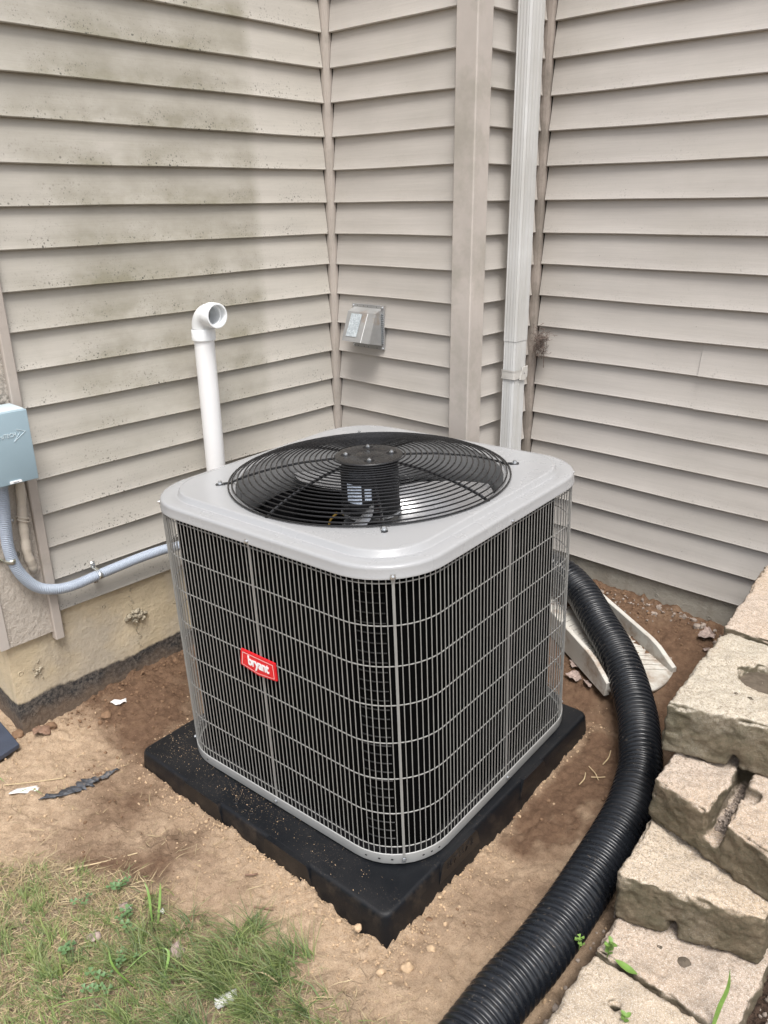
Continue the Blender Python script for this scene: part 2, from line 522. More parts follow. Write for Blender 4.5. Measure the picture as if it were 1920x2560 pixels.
def m_block(name, base, side=(.080, .071, .044), seed=0.0):
    b = NB(name)
    P = b.scale(b.pos(), (1, 1, 1), (seed, seed*1.7, 0))
    n1 = b.noise(6, 5, .6, P); n2 = b.noise(150, 5, .8, P); n3 = b.noise(430, 2, .6, P)
    c = b.mix(b.ramp(n1, (.3, 0), (.72, 1)), tuple(x*.80 for x in base), tuple(min(1, x*1.12) for x in base))
    c = b.mix(b.math('MULTIPLY', b.ramp(b.noise(3.5, 3, .5, P), (.45, 0), (.65, 1)), .45), c, (.50, .37, .25))
    c = b.mix(b.math('MULTIPLY', b.ramp(n2, (.47, 0), (.60, 1)), b.ramp(n1, (.3, .35), (.65, .85))), c, (.20, .155, .11))
    c = b.mix(b.math('MULTIPLY', b.ramp(n3, (.54, 0), (.64, 1)), .6), c, (.74, .70, .64))
    # algae tint plus painted shade, darkening the upright faces by normal
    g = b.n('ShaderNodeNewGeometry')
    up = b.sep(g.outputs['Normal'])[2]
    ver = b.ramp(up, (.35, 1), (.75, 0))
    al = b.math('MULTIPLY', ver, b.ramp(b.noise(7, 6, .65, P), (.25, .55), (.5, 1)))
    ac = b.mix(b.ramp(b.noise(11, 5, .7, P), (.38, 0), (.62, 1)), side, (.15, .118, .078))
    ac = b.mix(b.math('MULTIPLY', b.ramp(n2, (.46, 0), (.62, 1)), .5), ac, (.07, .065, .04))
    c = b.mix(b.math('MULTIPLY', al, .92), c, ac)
    pits = b.math('MULTIPLY', b.ramp(b.voro(55, P), (.05, 1), (.10, 0)), b.ramp(b.voro(55, P, out=1), (.78, 0), (.8, 1)))
    c = b.mix(b.math('MULTIPLY', pits, .7), c, (.09, .08, .065))
    h = b.math('SUBTRACT', b.math('ADD', n2, b.math('MULTIPLY', n3, .5)), pits)
    return b.done(c, .9, 0, b.bump(h, .7, .005), .15)
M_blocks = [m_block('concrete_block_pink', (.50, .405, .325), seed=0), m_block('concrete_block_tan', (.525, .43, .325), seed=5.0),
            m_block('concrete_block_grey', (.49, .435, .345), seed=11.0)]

def m_ground():
    b = NB('soil')
    a = b.attr('soil')
    s = b.sep(a[1])       # x: moisture, y: dark mulch, z: lawn thatch
    n1 = b.noise(34, 6, .7); n2 = b.noise(300, 4, .75); n3 = b.noise(900, 2, .6)
    dry = b.mix(b.ramp(n1, (.3, 0), (.7, 1)), (.365, .26, .168), (.56, .42, .29))
    dry = b.mix(b.math('MULTIPLY', b.ramp(n2, (.50, 0), (.64, 1)), .6), dry, (.22, .14, .09))
    dry = b.mix(b.math('MULTIPLY', b.ramp(n3, (.56, 0), (.66, 1)), .5), dry, (.72, .58, .45))
    wet = b.mix(b.ramp(n1, (.3, 0), (.7, 1)), (.105, .062, .040), (.215, .135, .086))
    wet = b.mix(b.math('MULTIPLY', b.ramp(n2, (.5, 0), (.7, 1)), .4), wet, (.07, .042, .028))
    mul = b.mix(b.ramp(b.noise(120, 5, .8), (.4, 0), (.65, 1)), (.022, .016, .012), (.12, .08, .06))
    th = b.mix(b.ramp(b.noise(150, 5, .75, b.scale(b.pos(), (1, 2.2, 1))), (.4, 0), (.65, 1)), (.17, .125, .08), (.40, .32, .22))
    c = b.mix(s[0], dry, wet); c = b.mix(s[1], c, mul); c = b.mix(s[2], c, th)
    cr = b.voro(26, b.scale(b.pos(), (1, 1, .2)), 'DISTANCE_TO_EDGE')
    crk = b.math('MULTIPLY', b.ramp(cr, (.0, 1), (.03, 0)), b.ramp(b.noise(5, 3), (.56, 0), (.68, 1)))
    c = b.mix(b.math('MULTIPLY', crk, .25), c, (.09, .055, .035))
    h = b.math('ADD', b.math('ADD', n1, b.math('MULTIPLY', n2, .45)), b.math('MULTIPLY', n3, .2))
    h = b.math('SUBTRACT', h, b.math('MULTIPLY', crk, .35))
    return b.done(c, .95, 0, b.bump(h, 1.0, .009), .12)
M_ground = m_ground()
M_crumb = m_simple('soil_crumb', (.47, .34, .22), .95, 0, 60, .3, .6, .002, .1)
M_crumb_w = m_simple('soil_crumb_moist', (.20, .125, .078), .95, 0, 60, .3, .6, .002, .1)
M_gravel = m_simple('gravel', (.27, .225, .19), .9, 0, 90, .45, .3, .001, .2)

def m_grass(name, a, c2, tip):
    b = NB(name)
    at = b.attr('tint')
    s = b.sep(at[1])
    c = b.mix(s[0], a, c2); c = b.mix(s[1], c, tip)
    b.b.inputs['Transmission Weight'].default_value = 0
    b.done(c, .5, 0, None, .3)
    b.b.inputs['Subsurface Weight'].default_value = 0
    return b.m
M_grass = m_grass('grass', (.055, .095, .032), (.19, .245, .07), (.36, .34, .17))
M_straw = m_grass('dead_grass', (.33, .245, .13), (.50, .41, .25), (.20, .14, .08))
M_leafg = m_simple('leaf_green', (.15, .255, .055), .45, 0, 60, .2)
M_clover = m_simple('clover_green', (.10, .18, .07), .5, 0, 60, .2)
M_stem = m_simple('weed_stem', (.16, .22, .06), .5, 0, 60, .2)
M_leafd = m_simple('dead_leaf', (.30, .23, .20), .75, 0, 110, .45, .4, .002)
M_leafb = m_simple('dead_leaf_brown', (.20, .12, .08), .75, 0, 60, .25, .4, .002)
M_paper = m_simple('paper_scrap', (.68, .65, .62), .7, 0, 60, .1, .3, .002)
M_plas = m_simple('plastic_scrap', (.055, .06, .07), .45, 0, 60, .3, .4, .003, dirt=((.3, .21, .13), 40, .52, .5))
M_slab = m_simple('slate', (.045, .055, .08), .45, 0, 20, .15, .15, .001, dirt=((.2, .16, .13), 30, .66, .3))
M_clear = m_simple('film_scrap', (.60, .60, .57), .2, 0, 60, .1, .3, .002)
M_twig = m_simple('twig', (.48, .37, .22), .7, 0, 60, .2)
M_nest = m_simple('nest_fibre', (.17, .13, .11), .9, 0, 80, .4)
M_mortar = m_simple('mortar', (.42, .37, .28), .95, 0, 40, .3, .8, .005, .1)

# ------------------------------------------------------------------ ground
GP = np.array([(0,-1.29,.02),(0,-1.16,.026),(0,-1.02,.04),(0,-.87,.048),(0,-.4,.06),(0,0,.1),(.6,0,.12),(.6,.37,.17),(1.05,.37,.19),(1.28,.37,.185),(1.45,.37,.18),(1.8,.37,.2),(2.4,.37,.22),
(1.33,.1,.10),(1.2,-.08,.065),(1.5,-.1,.09),(.9,.0,.09),(1.27,-1.14,-.018),(.38,-1.18,-.012),(.58,-1.18,.0),(.8,-1.16,.018),(1.0,-1.15,.005),(1.25,-.19,.02),(1.26,-.6,-.008),(.3,-.7,.02),(.3,-.2,.05),
(1.45,-.5,.03),(1.42,-.85,.0),(1.55,-1.2,.0),(1.65,-.3,.09),(1.7,-.9,.02),
(.1,-1.5,.01),(.5,-1.5,.0),(.8,-1.8,-.005),(1.4,-1.4,-.012),(0,-3,0),(3,-3,0),(-2,-2.5,0),(4,-1,.05),(1.98,-.85,.03),(2.4,-.4,.12)])
_D = np.linalg.norm(GP[:, None, :2]-GP[None, :, :2], axis=2)
_W = np.linalg.solve(-_D-np.eye(len(GP))*.004, GP[:, 2]-.03)
def g0(x, y):
    x = np.asarray(x, float); y = np.asarray(y, float)
    cx = np.clip(x, -2.5, 4.0); cy = np.clip(y, -3.2, .6)
    r = np.sqrt((cx[..., None]-GP[:, 0])**2+(cy[..., None]-GP[:, 1])**2+.01)
    return (-r)@_W+.03

# the unit's own frame: it leans a little with the settled pad
UO = np.array([0.811553, -0.643632, 0.075461])
UA = np.array([[0.99817138, 0.05612608, 0.02244453], [-0.05655253, 0.99822187, 0.01883887], [-0.02134726, -0.02007372, 0.99957058]])
PADC, PADR, PADH = (-.0167, -.0442), -.0203, .457
def pad_dist(x, y):
    q = (np.stack([x-UO[0], y-UO[1]], -1))@UA[:2, :2].T-np.array(PADC)
    c, s = math.cos(-PADR), math.sin(-PADR)
    a = np.abs(q[..., 0]*c-q[..., 1]*s); b = np.abs(q[..., 0]*s+q[..., 1]*c)
    return np.maximum(a, b)-PADH-.006

def soil_fields(x, y):
    p = np.stack([x, y, x*0], -1)
    n = fbm(p, 3.2, 5, 3, .55); n2 = fbm(p, 9, 4, 9, .6)
    pd = pad_dist(x, y)
    ss = lambda a, b, v: np.clip((v-a)/(b-a), 0, 1)**2*(3-2*np.clip((v-a)/(b-a), 0, 1))
    # damp soil: along the house, between pad and pipe, beside the right wall
    w = ss(-1.20, -.95, y+.25*n)*ss(.62, .15, x+.15*n)*1.0
    w2 = ss(1.22, 1.30, x)*ss(-1.25, -.75, y+.25*n)*(.45+.9*n+.5*n2)
    w3 = ss(-.28, -.12, y+.05*n)
    w4 = ss(.35, .1, np.hypot(x-.66, y+1.36)+.22*n)*.7+ss(.3, .05, np.hypot(x-.72, y+1.25)+.2*n)*.3
    w5 = ss(1.05, 1.25, x)*ss(-1.2, -1.35, y)*.35+.55*ss(.3, .0, np.hypot(x-.50, y+1.30)+.15*n)
    wet = np.clip(np.maximum.reduce([w, np.clip(w2, 0, 1), w3, w4, w5])+.15*n2, 0, 1)
    mul = np.clip(ss(1.83, 1.90, x)+ss(1.585, 1.63, x)*.8, 0, 1)*ss(-2.2, -1.0, y)
    mul = np.maximum(mul, ss(.05, .25, y)*.35*ss(.3, .8, n+.5))
    # turf: a strip across the near left, seen from (.2,-1.6) to (1.4,-1.3)
    edge = -1.59+.24*np.clip(x-.35, 0, .55)/.55+.06*np.clip(x-.9, 0, .4)/.4
    turf = ss(.10, -.06, y-edge+.10*n+.03*n2)*ss(1.62, 1.38, x+.08*n)
    far = ss(-1.9, -2.1, y)
    turf = np.maximum(turf, far)
    wet = np.clip(wet+.55*np.clip(fbm(p, 2.1, 5, 44, .6)-.12, 0, .8), 0, 1)
    return np.clip(wet*(1-.7*turf), 0, 1), mul, np.clip(turf, 0, 1), pd

def axis(fine0, fine1, step, ends):
    a = list(np.arange(fine0, fine1+1e-6, step))
    lo = [fine0-d for d in (.03, .1, .3, .8, 2, 5, 14, 40)][::-1]
    hi = [a[-1]+d for d in (.03, .1, .3, .8, 2, 5, 14, 40)]
    return np.array(([ends[0]]+lo if ends[0] < lo[0] else lo)+a+hi)

gx = axis(-.12, 2.05, .0058, (0, 0)); gy = axis(-1.86, .42, .0058, (0, 0))
X, Y = np.meshgrid(gx, gy)
wet, mul, turf, pd = soil_fields(X, Y)
P3 = np.stack([X, Y, X*0], -1)
fineK = ((X > -.13) & (X < 2.06) & (Y > -1.88) & (Y < .43)).astype(float)
nA = fbm(P3, 5, 4, 21); nB = fbm(P3, 26, 4, 5, .6); nC = fbm(P3, 110, 3, 8, .6)
ridg = 1-np.abs(fbm(P3, 11, 4, 31, .55))
Z = g0(X, Y)+fineK*(nA*.006+nB*.0062*(1.1-.4*wet)+nC*.0042+(ridg-.6)*.006*np.clip(1-turf, 0, 1))
# loose soil pushed up against the pad sides, and a rough shoulder at its edge
lip = np.exp(-np.clip(pd, 0, 1)/.03)
Z += fineK*lip*(.004+.014*np.abs(nB)+.008*np.clip(nA, 0, 1))
Z -= fineK*np.clip(-pd/.02, 0, 1)*.05
# torn hollow in the soil left of the pad and clods by the house wall
hol = np.exp(-(((X-.70)/.05)**2+((Y+1.36)/.022)**2)); Z -= hol*.018
hol2 = np.exp(-(((X-1.27)/.05)**2+((Y+.165)/.012)**2)); Z -= hol2*.014
wl = np.exp(-np.clip(X, 0, 9)/.05)*(Y > -1.3); Z += fineK*wl*np.abs(nB)*.014
wr = np.exp(-np.clip(.376-Y, 0, 9)/.05)*(X > .6); Z += fineK*wr*np.abs(nB)*.012
nx, ny = len(gx), len(gy)
me = bpy.data.meshes.new('ground')
vs = np.stack([X, Y, Z], -1).reshape(-1, 3)
idx = np.arange(nx*ny).reshape(ny, nx)
quads = np.stack([idx[:-1, :-1], idx[:-1, 1:], idx[1:, 1:], idx[1:, :-1]], -1).reshape(-1, 4)
me.vertices.add(len(vs)); me.vertices.foreach_set('co', vs.ravel())
me.loops.add(quads.size); me.loops.foreach_set('vertex_index', quads.ravel().astype(np.int32))
me.polygons.add(len(quads)); me.polygons.foreach_set('loop_start', np.arange(0, quads.size, 4, dtype=np.int32))
me.polygons.foreach_set('use_smooth', np.ones(len(quads), bool))
me.update(calc_edges=True)
at = me.attributes.new('soil', 'FLOAT_COLOR', 'POINT')
at.data.foreach_set('color', np.stack([wet, mul, turf, wet*0+1], -1).reshape(-1).astype(np.float32))
me.materials.append(M_ground)
ground = obj('ground', me); tag(ground, 'bare sandy soil round the pad running into worn lawn', 'ground', kind='structure')

def gz(x, y):
    i = int(np.clip(np.searchsorted(gx, x), 1, nx-1)); j = int(np.clip(np.searchsorted(gy, y), 1, ny-1))
    return float(max(Z[j, i], Z[j-1, i], Z[j, i-1], Z[j-1, i-1]))

# ------------------------------------------------------------------ house
MW, NW = 0.6036, 0.3763          # jog: width of the rear wall, depth of its return
def board_mesh(name, x0, x1, mat, seed, last=False):
    prof = [(.0175, E_H+.010), (.0148, E_H-.001), (.0095, E_H*.62), (.0044, E_H*.28), (.0012, .006), (-.0004, .0025), (.0006, .0004), (.0035, -.0006), (.0142, .0004), (.0175, .004)]
    n = max(2, int((x1-x0)/.07)+1)
    xs = np.linspace(x0, x1, n)
    rs = np.random.default_rng(seed)
    ph = rs.uniform(0, 6.28, 4)
    vs = []
    for x in xs:
        wz = .0011*math.sin(x*4.1+ph[0])+.0006*math.sin(x*11+ph[1])
        wy = .0012*math.sin(x*5.3+ph[2])
        for k, (y, z) in enumerate(prof):
            f = 1-z/E_H if z < E_H else 0
            vs.append((x, y+wy*f+(.0014*math.sin(x*7+ph[3]) if k in (2, 3) else 0), z+wz*max(0, f)))
    m = len(prof); fs = [(i*m+k, i*m+k+1, (i+1)*m+k+1, (i+1)*m+k) for i in range(n-1) for k in range(m-1)]
    mb = MB(); mb.add(vs, fs)
    return mb.mesh(name, mat, True, 35)

def siding_wall(loc, rz, x0, x1, kbot, ktop, mat, label, seed, joints=None, ext=(0, 0)):
    w = empty('siding_wall', loc, rz)
    tag(w, label, 'wall', 'vinyl siding walls of the house')
    for k in range(kbot, ktop):
        segs = [(x0, x1)]
        if joints and k in joints:
            segs = [(x0, joints[k]), (joints[k]-.012, x1)]
        for j, (a, bb) in enumerate(segs):
            o = obj('siding_board', board_mesh('siding_board', a, bb, mat, seed+k*3+j), w)
            o.location = (0, -.0012*j, Z_H+k*E_H)
    sh = MB(); sh.box((x0-ext[0], .0185, Z_H+kbot*E_H), (x1+ext[1], .06, Z_H+ktop*E_H))
    sh.build('sheathing', M_black_hole, w, False)  # coloured black so the gaps beside the trims read as shadow
    return w
KT = 13
siding_wall((0, 0, 0), math.pi/2, -1.172, -.017, -11, KT, M_side_l, 'left siding wall, mildewed beige boards behind the white pipe', 100, ext=(0, .05))
siding_wall((0, 0, 0), 0, .017, MW-.05, -12, KT, M_side_m, 'narrow beige siding wall carrying the metal vent hood', 200, ext=(.05, 0))
siding_wall((MW, 0, 0), math.pi/2, .048, NW-.017, -12, KT, M_side_m, 'narrow strip of beige siding behind the white downspout', 300, ext=(0, .05))
siding_wall((0, NW, 0), 0, MW+.018, 3.4, -12, KT, M_side_r, 'right beige siding wall above the grey foundation and splash block', 400,
            {-5: 1.211, -6: 1.211, 4: 2.0, 1: 2.4}, ext=(.05, 0))

ZT = Z_H+KT*E_H
# inside corner trims, outside corner post, edge trim
t = MB()
t.box((.000, -.013, .255), (.0125, .010, ZT)); t.box((.0125, -.022, .255), (.0235, -.0125, ZT)) if False else None
pr = [(.020, .020), (-.016, .020), (-.016, -.012), (.001, -.012), (.0035, -.0085), (.0085, -.0035), (.012, -.001), (.012, .016)]
pr = [(-.012, .012), (-.012, -.0145), (.003, -.0155), (.0125, -.0125) , (.0155, -.003), (.0145, .012)]
t = MB(); t.prism(pr, .262, ZT)
o = t.build('corner_trim', M_trim, angle=20)
tag(o, 'thin inside corner trim between mildewed wall and vent hood wall', 'trim', 'vinyl trims on the house corners')
t = MB(); t.prism([(MW+a, NW+b) for a, b in pr], .262, ZT)
o = t.build('corner_trim', M_trim_d, angle=20)
tag(o, 'brownish inside corner trim to the right of the downspout', 'trim', 'vinyl trims on the house corners')
t = MB()
t.prism([(MW-.056, .012), (MW-.056, -.017), (MW-.053, -.020), (MW+.017, -.020), (MW+.0205, -.0165), (MW+.0205, .050), (MW+.018, .054), (MW-.012, .054), (MW-.012, .012)], .255, ZT)
o = t.build('corner_post', M_post, angle=25)
tag(o, 'wide beige outside corner post left of the downspout', 'trim', 'vinyl trims on the house corners')
t = MB(); t.prism([(-.012, -1.1985), (.010, -1.1985), (.013, -1.196), (.013, -1.174), (.010, -1.171), (-.012, -1.171)], .292, ZT)
o = t.build('edge_trim', M_trim, angle=25)
tag(o, 'flat vertical trim strip between siding and stucco by the grey box', 'trim', 'vinyl trims on the house corners')
# stucco end of the left wall
s = MB(); s.prism([(-.30, -1.3300), (-.001, -1.3300), (-.001, -1.1990), (-.30, -1.1990)], .316, ZT)
o = s.build('stucco_wall', M_stucco, smooth=False)
tag(o, 'rough stucco wall strip at the far left behind the grey box', 'wall')
s = MB(); s.prism([(-2.6, -1.352), (.004, -1.352), (.004, -1.3285), (-.02, -1.3285), (-.02, -1.3302), (-2.6, -1.3302)], .318, ZT)
o = s.build('corner_board', M_post, angle=25)
tag(o, 'smooth corner board at the very left edge beside the stucco', 'trim')
# foundations
def wall_mesh(mb, a, b_, z0, z1, nrm, th=.2, step=.02, seed=0, amp=.003):
    """slightly uneven cast wall, face from a to b_ (xy), thickness away from nrm"""
    a = np.array(a, float); b_ = np.array(b_, float); nrm = np.array(nrm, float)
    n = max(2, int(np.linalg.norm(b_-a)/step)); m = max(2, int((z1-z0)/step))
    vs = []
    for j in range(m+1):
        for i in range(n+1):
            p = a+(b_-a)*i/n; z = z0+(z1-z0)*j/m
            d = amp*float(fbm(np.array([p[0], p[1], z]), 9, 3, seed)) if 0 < i < n and j < m else 0
            vs.append((p[0]+nrm[0]*d, p[1]+nrm[1]*d, z))
    fs = [(j*(n+1)+i, j*(n+1)+i+1, (j+1)*(n+1)+i+1, (j+1)*(n+1)+i) for j in range(m) for i in range(n)]
    k = len(vs)
    bk = [a-nrm*th, b_-nrm*th]
    vs += [(a[0], a[1], z1), (b_[0], b_[1], z1), (bk[1][0], bk[1][1], z1), (bk[0][0], bk[0][1], z1)]
    fs.append((k, k+1, k+2, k+3))
    mb.add(vs, fs)
f = MB()
wall_mesh(f, (-.014, -1.333), (-.014, -.014), -.25, .384, (1, 0), seed=4)
wall_mesh(f, (-2.6, -1.333), (-.014, -1.333), -.25, .318, (0, -1), step=.04, seed=5, amp=.002)
o = f.build('foundation_wall', M_found_l, angle=60)
tag(o, 'tan concrete foundation under the left wall with black tar band', 'wall')
o2 = MB(); 
base = Vector((-.012, -.924, .255))
for k in range(60):
    c = base+Vector((random.uniform(-.002, .010), random.gauss(0, .013), random.gauss(0, .010)))
    r = random.uniform(.003, .009)
    bm = bmesh.new(); bmesh.ops.create_icosphere(bm, subdivisions=2, radius=r)
    for p in bm.verts: p.co = p.co*(1+random.uniform(-.25, .25))+c
    o2.bm(bm)
for k in range(16):
    z = .235-k*.0068; c = Vector((-.013, -.924+.006*math.sin(k*.9)+random.gauss(0, .002), z))
    bm = bmesh.new(); bmesh.ops.create_icosphere(bm, subdivisions=1, radius=random.uniform(.0015, .003))
    for p in bm.verts: p.co = p.co*(1+random.uniform(-.3, .3))+c
    o2.bm(bm)
for k in range(10):
    z = .275+k*.0085; c = Vector((-.0135, -.932+random.gauss(0, .002), z))
    bm = bmesh.new(); bmesh.ops.create_icosphere(bm, subdivisions=1, radius=random.uniform(.0012, .0032))
    for p in bm.verts: p.co = p.co*(1+random.uniform(-.3, .3))+c
    o2.bm(bm)
o2.build('mortar_lump', M_mortar, o, angle=180)
o3 = MB()
for k in range(14):
    c = Vector((-.012, -1.262+random.gauss(0, .009), .20+random.gauss(0, .02)))
    bm = bmesh.new(); bmesh.ops.create_icosphere(bm, subdivisions=1, radius=random.uniform(.002, .007))
    for p in bm.verts: p.co = Vector((p.co.x*.4, p.co.y, p.co.z))*(1+random.uniform(-.3, .3))+c
    o3.bm(bm)
o3.build('mortar_scab', M_mortar, o, angle=180)
f = MB()
wall_mesh(f, (-.014, .014), (MW-.014, .014), -.2, .276, (0, -1), seed=6)
wall_mesh(f, (MW-.014, .014), (MW-.014, NW+.014), -.2, .276, (1, 0), seed=7)
wall_mesh(f, (MW-.014, NW+.014), (3.4, NW+.014), -.2, .276, (0, -1), seed=8, amp=.002)
o = f.build('foundation_wall', M_found_r, angle=60)
tag(o, 'grey concrete foundation under the right wall behind splash block', 'wall')

# ------------------------------------------------------------------ condenser unit
UM = Matrix(((UA[0][0], UA[1][0], UA[2][0], UO[0]), (UA[0][1], UA[1][1], UA[2][1], UO[1]), (UA[0][2], UA[1][2], UA[2][2], UO[2]), (0, 0, 0, 1)))

def text_mesh(txt, size, extrude, offset=0.0, xs=1.0, spacing=1.0, align='CENTER'):
    cu = bpy.data.curves.new('t', 'FONT'); cu.body = txt; cu.size = size; cu.extrude = extrude
    cu.offset = offset; cu.space_character = spacing; cu.align_x = align; cu.resolution_u = 4
    ob = bpy.data.objects.new('t', cu); COL.objects.link(ob)
    dg = bpy.context.evaluated_depsgraph_get(); dg.update()
    me = bpy.data.meshes.new_from_object(ob.evaluated_get(dg))
    bpy.data.objects.remove(ob); bpy.data.curves.remove(cu)
    for v in me.vertices: v.co.x *= xs
    return me

# pad --------------------------------------------------------------
pad = empty('equipment_pad', matrix=UM @ Matrix.Translation((PADC[0], PADC[1], 0)) @ Matrix.Rotation(PADR, 4, 'Z'))
tag(pad, 'black plastic equipment pad under the air conditioner', 'pad')
R = PADH
mb = MB()
rings = []
for s_, r_, z_ in ((R+.010, .030, -.112), (R+.004, .026, -.040), (R+.001, .024, -.010), (R-.0015, .023, -.004), (R-.005, .020, -.0008), (R-.010, .018, 0), (R-.05, .02, .0)):
    rings.append([(x, y, z_) for x, y in rrect(s_, r_, 5)])
rings_loft(mb, rings, True, True)
mb.build('slab', M_pad, pad, angle=50)
# raised grip panels on the sides: near-left side and near-right side
def grip(x0, x1, z0, z1, rot):
    g = MB()
    g.prism([(x0-.012, z0), (x1+.012, z0), (x1, z1-.008), (x1-.006, z1), (x0+.006, z1), (x0, z1-.008)], -(R+.0065), -(R-.006), (0, 2, 1))
    o = g.build('grip_panel', M_pad, pad, angle=30)
    o.rotation_euler = (0, 0, rot)
    return o
for x0, x1 in ((-.245, -.10), (.075, .225)):
    grip(x0, x1, -.07, .0012, 0)
for x0, x1 in ((-.265, -.125), (.085, .195)):
    grip(x0, x1, -.05, .0012, math.pi/2)
tm = text_mesh('36 X 36 X 3', .026, .0012, .0004, .8)
tm.materials.append(M_pad)
o = obj('size_text', tm, pad)
o.matrix_local = Matrix.Rotation(math.pi/2, 4, 'Z') @ Matrix.Translation((-.195, -(R+.0068), -.028)) @ Matrix.Rotation(math.pi/2, 4, 'X')
# moulded slot with two rings on the top, near left side
mb = MB()
for xx in (-.075, -.015):
    mb.tube([(xx+.0075*math.cos(a), -.425+.0075*math.sin(a), .0004) for a in np.linspace(0, 2*math.pi, 17)[:-1]], .0012, 6, closed=True)
mb.tube([(-.068, -.4175, .0002), (-.022, -.4175, .0002)], .0008, 6); mb.tube([(-.068, -.4325, .0002), (-.022, -.4325, .0002)], .0008, 6)
mb.build('moulded_mark', M_pad, pad)

# unit --------------------------------------------------------------
unit = empty('air_conditioner', matrix=UM)
tag(unit, 'grey outdoor air conditioner with wire grille and black fan guard', 'air conditioner')
S, RC = .419, .156
# base pan
mb = MB()
prof = [(S-.012, .006), (S-.001, .006), (S, .008), (S, .033), (S-.0015, .0345), (S-.003, .033), (S-.003, .012), (.30, .012)]
rings_loft(mb, [[(x, y, z) for x, y in rrect(s, max(.02, RC-(S-s)), 10)] for s, z in prof], True, True)
pan = mb.build('base_pan', M_pan, unit, angle=35)
mb = MB()      # punched holes in the rim
def rim_pt(t, s, r):
    """point and outward normal at arc length fraction along the near corner arc, t in degrees"""
    a = math.radians(t)
    return Vector((s-r+r*math.cos(a), -(s-r)+r*math.sin(a), 0)), Vector((math.cos(a), math.sin(a), 0))
for tdeg in (-78, -66, -55, -28, -20, -12):
    p, nn = rim_pt(tdeg, S, RC)
    p.z = .020; tt = Vector((-nn.y, nn.x, 0))
    ring = [p+nn*.0006+tt*(.0032*math.cos(a))+Vector((0, 0, .0022*math.sin(a))) for a in np.linspace(0, 2*math.pi, 9)[:-1]]
    mb = MB(); mb.add(ring, [tuple(range(8))]); mb.build('rim_hole', M_black_hole, pan, False)
for xx in (-.30, -.27):
    mb = MB(); mb.add([(xx+.003*math.cos(a), -S-.0006, .021+.002*math.sin(a)) for a in np.linspace(0, 2*math.pi, 9)[:-1]], [tuple(range(8))]); mb.build('rim_hole', M_black_hole, pan, False)
mb = MB()
for sx in (-1, 1):
    for sy in (-1, 1):
        mb = MB(); mb.lathe([(.03, -.0005), (.03, .0062)], 16, (sx*.27, sy*.27, 0))
        mb.build('foot', M_black_hole, unit)

# top cap with raised panel and round fan opening
def circ(r, z, n):
    return [(r*math.cos(a), r*math.sin(a), z) for a in n]
NCAP = 12
angs = list(np.linspace(0, 2*math.pi, 129)[:-1])
def rr3(s, r, z):
    """rounded square sampled by direction, so that it lofts cleanly to the round opening"""
    out = []
    for a in angs:
        c, d = abs(math.cos(a)), abs(math.sin(a)); k = s-r
        t = s/max(c, d)
        if t*min(c, d) > k:
            bq = k*(c+d); t = bq+math.sqrt(max(0, bq*bq-(2*k*k-r*r)))
        out.append((t*math.cos(a), t*math.sin(a), z))
    return out
mb = MB()
ring = [rr3(S-.005, RC-.006, .7305), rr3(S-.001, RC-.002, .7294), rr3(S+.0014, RC+.001, .7300), rr3(S+.0016, RC+.001, .7325), rr3(S+.0006, RC, .7345), rr3(S-.0005, RC-.001, .7500), rr3(S-.0014, RC-.0015, .7545), rr3(S-.0042, RC-.0042, .7572), rr3(S-.0085, RC-.0080, .7580),
        rr3(S-.034, RC-.024, .7578), rr3(.3830, .1295, .7570), rr3(.3805, .1280, .7572), rr3(.3790, .1272, .7584), rr3(.3752, .1245, .7685), rr3(.3735, .1235, .7703), rr3(.3705, .121, .7710), rr3(.366, .118, .7706)]
ro = .339
ring.append(circ(ro+.012, .7700, angs)); ring.append(circ(ro+.004, .7690, angs)); ring.append(circ(ro, .7655, angs))
rings_loft(mb, ring)
cap = mb.build('top_cap', M_cap, unit, angle=60)
# fan shroud (orifice) under the opening
mb = MB()
rings_loft(mb, [circ(r, z, np.linspace(0, 2*math.pi, 65)[:-1]) for r, z in ((ro-.0005, .7657), (ro-.004, .750), (ro-.008, .700), (ro-.006, .655), (ro+.004, .640), (ro+.018, .634))])
mb.build('fan_shroud', M_inside, unit)
# motor, hub, blades
mb = MB()
mb.lathe([(.02, .802), (.060, .802), (.071, .797), (.0745, .785), (.0745, .700), (.0765, .697), (.0765, .688), (.0745, .685), (.0745, .672), (.066, .662), (.03, .658), (.012, .657), (.012, .610)], 40)
motor = mb.build('fan_motor', M_motor, unit, angle=30)
mb = MB(); mb.lathe([(.0775, .672), (.0785, .672), (.0785, .677), (.0775, .677)], 40)
mb.build('motor_band', M_screw, motor)
def patch(name, mat, a0, a1, z0, z1, r=.0750):
    m_ = MB(); n = 10; vs = []; fs = []
    for i in range(n+1):
        a = math.radians(a0+(a1-a0)*i/n)
        for z in (z0, z1): vs.append((r*math.cos(a), r*math.sin(a), z))
    for i in range(n): fs.append((2*i, 2*i+2, 2*i+3, 2*i+1))
    m_.add(vs, fs); return m_.build(name, mat, motor)
patch('motor_label', M_label, -99, -66, .715, .765); patch('barcode_label', M_label, -60, -47, .723, .757)
mb = MB(); mb.lathe([(.012, .640), (.075, .640), (.08, .630), (.075, .622), (.012, .622)], 24)
mb.build('blade_hub', M_blade, unit)
